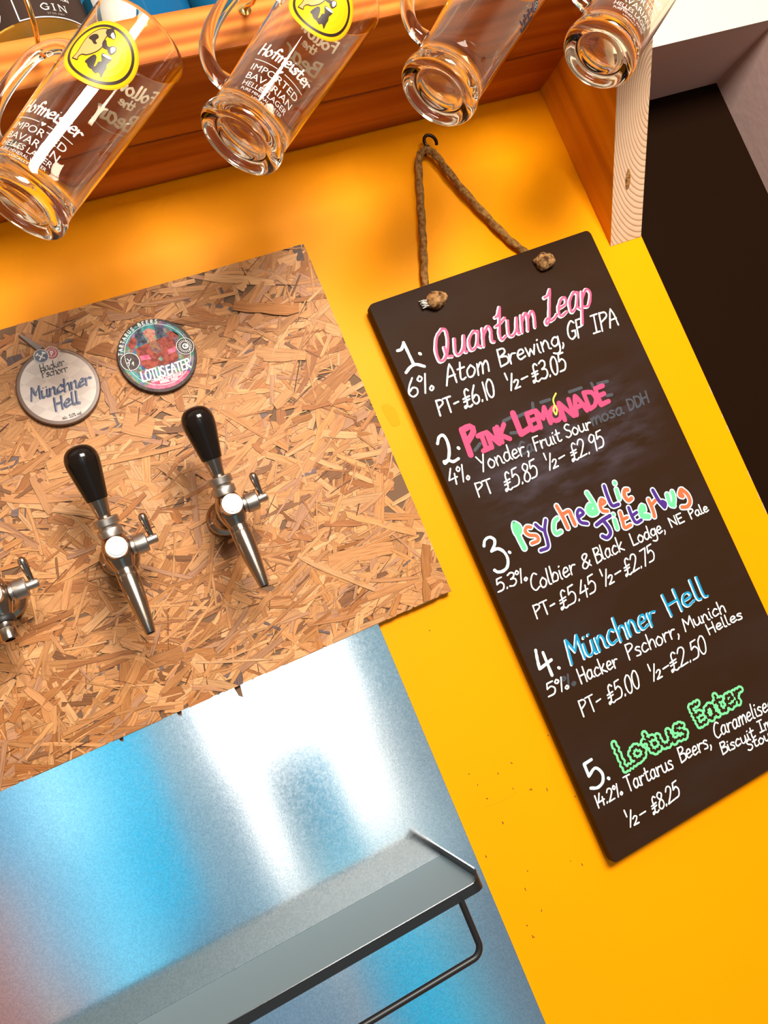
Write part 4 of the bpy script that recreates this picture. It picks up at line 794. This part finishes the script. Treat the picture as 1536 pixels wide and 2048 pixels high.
# =================================================================== glass mugs
OUTER = [(.0395, .0070), (.0392, .0115), (.0372, .0170), (.0366, .0240), (.0372, .045), (.0390, .090), (.0412, .145), (.0428, .188)]
def r_out(s):
    for (r0, s0), (r1, s1) in zip(OUTER, OUTER[1:]):
        if s <= s1: return r0 + (r1 - r0) * (s - s0) / (s1 - s0)
    return OUTER[-1][0]
def cone(phi, s, off):
    r = r_out(s) + off; a = math.radians(phi); return Vector((r * math.cos(a), r * math.sin(a), s))
def wrap(phi0, s0, off, rr=.039): return lambda p: cone(phi0 + math.degrees(p[0] / rr), s0 + p[1], off + p[2])
def fit_text(f, txt, width, height, s0):
    vs, fs = text_geo(txt, 1.0); xs = [v.x for v in vs]; ys = [v.y for v in vs]; x0, x1, y1 = min(xs), max(xs), max(ys)
    b = len(f.v); f.v += [Vector(((v.x - x0) / (x1 - x0) * width - width / 2, v.y / y1 * height + s0, 0)) for v in vs]; f.f += [tuple(b + i for i in q) for q in fs]
inner = [(.0412, .1885), (.0398, .160), (.0378, .110), (.0358, .060), (.0346, .036), (.0325, .0275), (.0270, .0225), (.0150, .0200), (0, .0193)]
base = [(0, .0075), (.0120, .0066), (.0190, .0040), (.0215, .0036), (.0240, .0048), (.0265, .0030), (.0300, .0006), (.0335, .0000), (.0368, .0014), (.0388, .0040)]
PROF = base + [(p.x, p.y) for p in spline([(a, b, 0) for a, b in OUTER], 4)] + [(.0429, .1902), (.0424, .1914), (.0416, .1908)] + [(p.x, p.y) for p in spline([(a, b, 0) for a, b in inner], 3)]
PROF[-1] = (0, .0193)
HANDLE = spline([(.0400, 0, .1560), (.0530, 0, .1590), (.0660, 0, .1530), (.0745, 0, .1380), (.0768, 0, .1130), (.0750, 0, .0880), (.0690, 0, .0675), (.0590, 0, .0535), (.0480, 0, .0470), (.0368, 0, .0455)], 6)
def make_mug(kind, stick=95.0):
    t = empty('beer_mug', (0, 0, 0), '', 'beer mug', 'glass mugs hanging from the shelf edge')
    gl = lathe('glass_body', PROF, M['glass'], t, 96, None, None, None)
    tube('handle', HANDLE, lambda u: .0056 + .0016 * abs(2 * u - 1) ** 6, M['glass'], t, 20, None, flat=1.25)
    if kind == 'printed':
        f = Flat(); write(f, ('Hofmeister', -.027, .0645, .027,   .0645, .0012, .0120), .0019, nib=.8, wob=0, n=5)
        fit_text(f, 'IMPORTED', .050, .0066, .0475); fit_text(f, 'BAVARIAN', .049, .0066, .0378); fit_text(f, 'HELLES LAGER', .047, .0050, .0305)
        fit_text(f, 'PURE MINERAL WATER', .044, .0028, .0258); fit_text(f, 'LOCALLY', .018, .0020, .0222)
        for a, b in ((-.026, -.004), (.004, .026)): f.ribbon([(a + (b - a) * i / 6, .0585) for i in range(7)], .0007, 1)
        f.poly([(0, .0560), (.0022, .0590), (.0012, .0600), (0, .0592), (-.0012, .0600), (-.0022, .0590)])
        f.build('printed_lettering', M['print'], t, wrap(98, 0, .0002), 'white printed lettering')
        f = Flat(); write(f, ('Follow', -.023, .1590, .019, .1625, .001, .015), .0025, wob=0, n=5); write(f, ('the', -.008, .1475, .008, .1490, .001, .010), .0018, wob=0, n=5); write(f, ('Bear', -.022, .1240, .019, .1285, .001, .018), .0030, wob=0, n=5)
        f.ribbon([(-.021, .118), (-.010, .1192), (0, .1192), (.010, .1200), (.019, .1225)], .0009, 4)
        f.build('back_lettering', M['print'], t, wrap(-84, .004, .0002, .041), 'white script on the back of the glass')
        Rs = .0305; ST = (stick, .1365)
        f = Flat(); f.disc((0, 0), Rs, 6, 64); sk_ = f.build('round_sticker', M['st_yellow'], t, wrap(ST[0], ST[1], .0004, .0410), 'round yellow sticker')
        f = Flat(); f.ring((0, 0), Rs * .80, Rs * .875, 96); f.build('sticker_ring', M['st_black'], sk_, wrap(ST[0], ST[1], .0006, .0410), 'black ring')
        f = Flat(); f.ring((0, 0), Rs * .955, Rs * 1.0, 96); f.build('sticker_edge', M['st_edge'], sk_, wrap(ST[0], ST[1], .0005, .0410), 'deep yellow edge')
        E_ = DATA['emblem']
        def emb(keys, name, m, off, lab):
            f = Flat()
            for k in keys: f.polysub([(p.x, p.y) for p in spline([(b_ - 85.7 + stick, a_ * 1000, 0) for a_, b_ in E_[k]], 3, True)], 2.5)
            f.build(name, m, sk_, lambda p: cone(p[0], p[1] / 1000, off), lab)
        emb(('leg', 'arm', 'glass_o', 'fox'), 'emblem_shapes', M['st_black'], .0006, 'black limbs and small dark animal of the emblem')
        emb(('tan',), 'emblem_body', M['st_tan'], .0007, 'tan stooping animal of the emblem')
        f = Flat(); f.ribbon([(b_ - 85.7 + stick, a_ * 1000) for a_, b_ in E_['tan'] + E_['tan'][:1]], .9, 3); f.H = 0; f.build('emblem_outline', M['st_black'], sk_, lambda p: cone(p[0], p[1] / 1000, .00075), 'black outline')
        emb(('patch', 'head'), 'emblem_markings', M['st_black'], .0008, 'black head and back patch')
        emb(('snout', 'glass', 'cuff'), 'emblem_highlights', M['st_white'], .0009, 'white snout and little mug')
    elif kind == 'crest':
        f = Flat()
        for x in (-.004, .004):
            for z in (0, .008, .016): f.ribbon([(x - .003, z), (x + .003, z + .003), (x, z + .006), (x + .004, z + .008), (x - .002, z + .010)], .0022, 5)
        f.build('printed_crest', M['print_navy'], t, wrap(152, .104, .0002), 'dark blue printed crest')
        f = Flat(); f.disc((0, 0), .0048); f.ring((0, 0), .0048, .0054); f.build('crest_seal', M['print_navy'], t, wrap(152, .136, .0002), 'small dark oval seal')
        f = Flat(); f.ring((0, 0), .0034, .0040); f.ribbon([(-.002, 0), (.002, 0)], .0008, 1); f.ribbon([(0, -.002), (0, .002)], .0008, 1); f.build('crest_seal_detail', M['print'], t, wrap(152, .136, .0003), 'white marks on the seal')
    return t
MUGS = [(.0325, 1.8820, 39.0, -17.0, 'printed', 'leftmost glass beer mug with white lettering and its whole yellow sticker in view'),
        (.2271, 1.8922, 38.5, 0.0, 'printed', 'second hanging glass mug from the left, white lettering, yellow sticker cut by the top edge'),
        (.4285, 1.8940, 37.4, 0.0, 'crest', 'third hanging glass mug from the left, plain front with dark blue crest at the side'),
        (.6174, 1.8933, 36.0, 0.0, 'printed', 'rightmost hanging glass mug, in front of the pale timber bracket')]
for x, z, tl_, rot, kind, lab in MUGS:
    t = make_mug(kind, 103.0 if rot < -5 else 95.0); a = math.radians(tl_)
    A3 = Vector((math.cos(a), 0, math.sin(a))); U3 = Vector((-math.sin(a), 0, math.cos(a))); W3 = Vector((0, -1, 0))
    mt = Matrix((U3, W3, A3)).transposed().to_4x4()
    t.matrix_world = TT(x, -.265, z) @ mt @ Matrix.Rotation(math.radians(rot), 4, 'Z')
    t['label'] = lab
# brass hooks under the mug handles
def make_hook():
    t = empty('cup_hook', (0, 0, 0), '', 'hook', 'brass cup hooks on the shelf edge')
    lathe('back_plate', [(0, 0), (.0066, 0), (.0064, .0012), (.0040, .0026), (.0022, .003), (0, .003)], M['brass'], t, 28, RX(90))
    P = spline([(0, 0, 0), (0, -.010, -.004), (0, -.026, -.0135), (0, -.045, -.0175), (0, -.058, -.0130), (0, -.064, -.002), (0, -.063, .012), (0, -.060, .019)], 8)
    tube('hook_arm', P, .0021, M['brass'], t, 12)
    return t
HK = [(.1025, 2.050, 'brass hook carrying the leftmost glass mug'), (.3045, 2.0525, 'brass hook carrying the second glass mug from the left'), (.5060, 2.0525, 'brass hook carrying the third glass mug, above the photo edge'), (.6965, 2.0525, 'brass hook carrying the rightmost glass mug, above the photo edge')]
for x, z, lab in HK:
    t = make_hook(); t.location = (x, -.2132, z); t['label'] = lab

# =================================================================== bottles on the shelf
def bottle(loc, r, h, glass, label):
    t = empty('spirit_bottle', loc, label, 'bottle')
    pr = [(0, .002), (r * .8, 0), (r * .96, .002), (r, .008), (r, h * .60), (r * .96, h * .65), (r * .70, h * .70), (r * .36, h * .75), (r * .30, h * .80), (r * .30, h * .97), (0, h * .97)]
    lathe('glass_body', pr, glass, t, 64)
    lathe('stopper', [(0, h * .962), (r * .34, h * .962), (r * .34, h * 1.05), (r * .30, h * 1.06), (0, h * 1.06)], M['bottle_metal'], t, 32)
    return t
def bmap(r, off): return lambda p: ((r + off + p[2]) * math.sin(p[0] / r), -(r + off + p[2]) * math.cos(p[0] / r), p[1])
BZ = 2.0662
bt = bottle((.115, -.125, BZ), .060, .24, M['green_glass'], 'olive glass gin bottle with dark brown label on the shelf, behind the leftmost mug')
rb = .060; d2a = lambda d: rb * math.radians(d)
f = Flat(); n = 40
for i in range(n + 1):
    a = d2a(-100 + 190 * i / n); f.v += [Vector((a, .0375, 0)), Vector((a, .130, 0))]
for i in range(n): f.f.append((2 * i, 2 * i + 2, 2 * i + 3, 2 * i + 1))
lb = f.build('front_label', M['label_dark'], bt, bmap(rb, .0004), 'dark brown label')
f = Flat()
f.ribbon([(d2a(-11), .0395 + .09 * i / 4) for i in range(5)], .0011, 1); f.ribbon([(d2a(-11 + 80 * i / 20), .0385) for i in range(21)], .0011, 1)
def centre_text(f, txt, w, h, a, s0):
    k = len(f.v); fit_text(f, txt, w, h, s0)
    for i in range(k, len(f.v)): f.v[i] = f.v[i] + Vector((a, 0, 0))
for ch, x in (('G', -.0088), ('I', 0), ('N', .0088)):
    X = d2a(23) + x; w_ = .0032; Z = .0462; h_ = .0068
    if ch == 'G': S3 = [([(X + w_, Z + h_ * .82), (X + .0004, Z + h_), (X - w_, Z + h_ * .6), (X - w_ * .9, Z + h_ * .25), (X, Z), (X + w_, Z + h_ * .16)], .0010), ([(X + w_, Z + h_ * .45), (X + w_, Z + h_ * .1)], .0010), ([(X + w_ * .4, Z + h_ * .45), (X + w_ * 1.5, Z + h_ * .45)], .0004), ([(X + w_, Z + h_), (X + w_, Z + h_ * .7)], .0004)]
    elif ch == 'I': S3 = [([(X, Z), (X, Z + h_)], .0011), ([(X - .0015, Z), (X + .0015, Z)], .0004), ([(X - .0015, Z + h_), (X + .0015, Z + h_)], .0004)]
    else: S3 = [([(X - w_, Z), (X - w_, Z + h_)], .0005), ([(X - w_, Z + h_), (X + w_, Z)], .0011), ([(X + w_, Z), (X + w_, Z + h_)], .0005), ([(X - w_ - .0011, Z), (X - w_ + .0011, Z)], .0004), ([(X + w_ - .0011, Z + h_), (X + w_ + .0011, Z + h_)], .0004)]
    for s_, w3 in S3: f.ribbon(s_, w3, 4)
centre_text(f, 'SICILIAN LEMON', .040, .0036, d2a(23), .0590)
f.build('label_lettering', M['label_white'], lb, bmap(rb, .0007), 'white lettering and border')
f = Flat(); centre_text(f, '37.5% ABV', .017, .0020, d2a(23), .0415); f.build('strength_lettering', M['label_grey'], lb, bmap(rb, .0007), 'faint grey strength line')
f = Flat(); bx, bz = d2a(-30), .049
for s_ in ([(-.012, .007), (-.008, .002), (-.003, .001), (.001, .003), (.004, .004), (.0045, .001), (.002, -.004), (-.001, -.007), (-.004, -.012)], [(-.012, -.002), (-.008, .000), (-.004, -.003), (-.003, -.007), (-.005, -.011)], [(-.002, .002), (-.005, .007), (-.008, .0125), (-.003, .010), (.001, .007), (.002, .004)], [(-.012, -.002), (-.009, -.0015), (-.0065, .001)]):
    f.ribbon([(bx + a, bz + b) for a, b in s_], .0006, 5)
f.build('swallow_drawing', M['label_white'], lb, bmap(rb, .0007), 'white line drawing of a flying bird')
bt2 = bottle((.2300, -.120, BZ), .0535, .26, M['blue_glass'], 'bright blue glass bottle on the shelf, seen above the rim of the leftmost mug')
rb2 = .0535; f = Flat()
for i in range(13):
    a = rb2 * math.radians(-62 + 40 * i / 12); f.v += [Vector((a, .018, 0)), Vector((a, .11, 0))]
for i in range(12): f.f.append((2 * i, 2 * i + 2, 2 * i + 3, 2 * i + 1))
f.build('side_label', M['label_white'], bt2, bmap(rb2, .0004), 'pale label on the side')
bottle((.334, -.115, BZ), .047, .25, M['blue_glass'], 'teal blue glass bottle on the shelf, seen through the handle of the second mug')
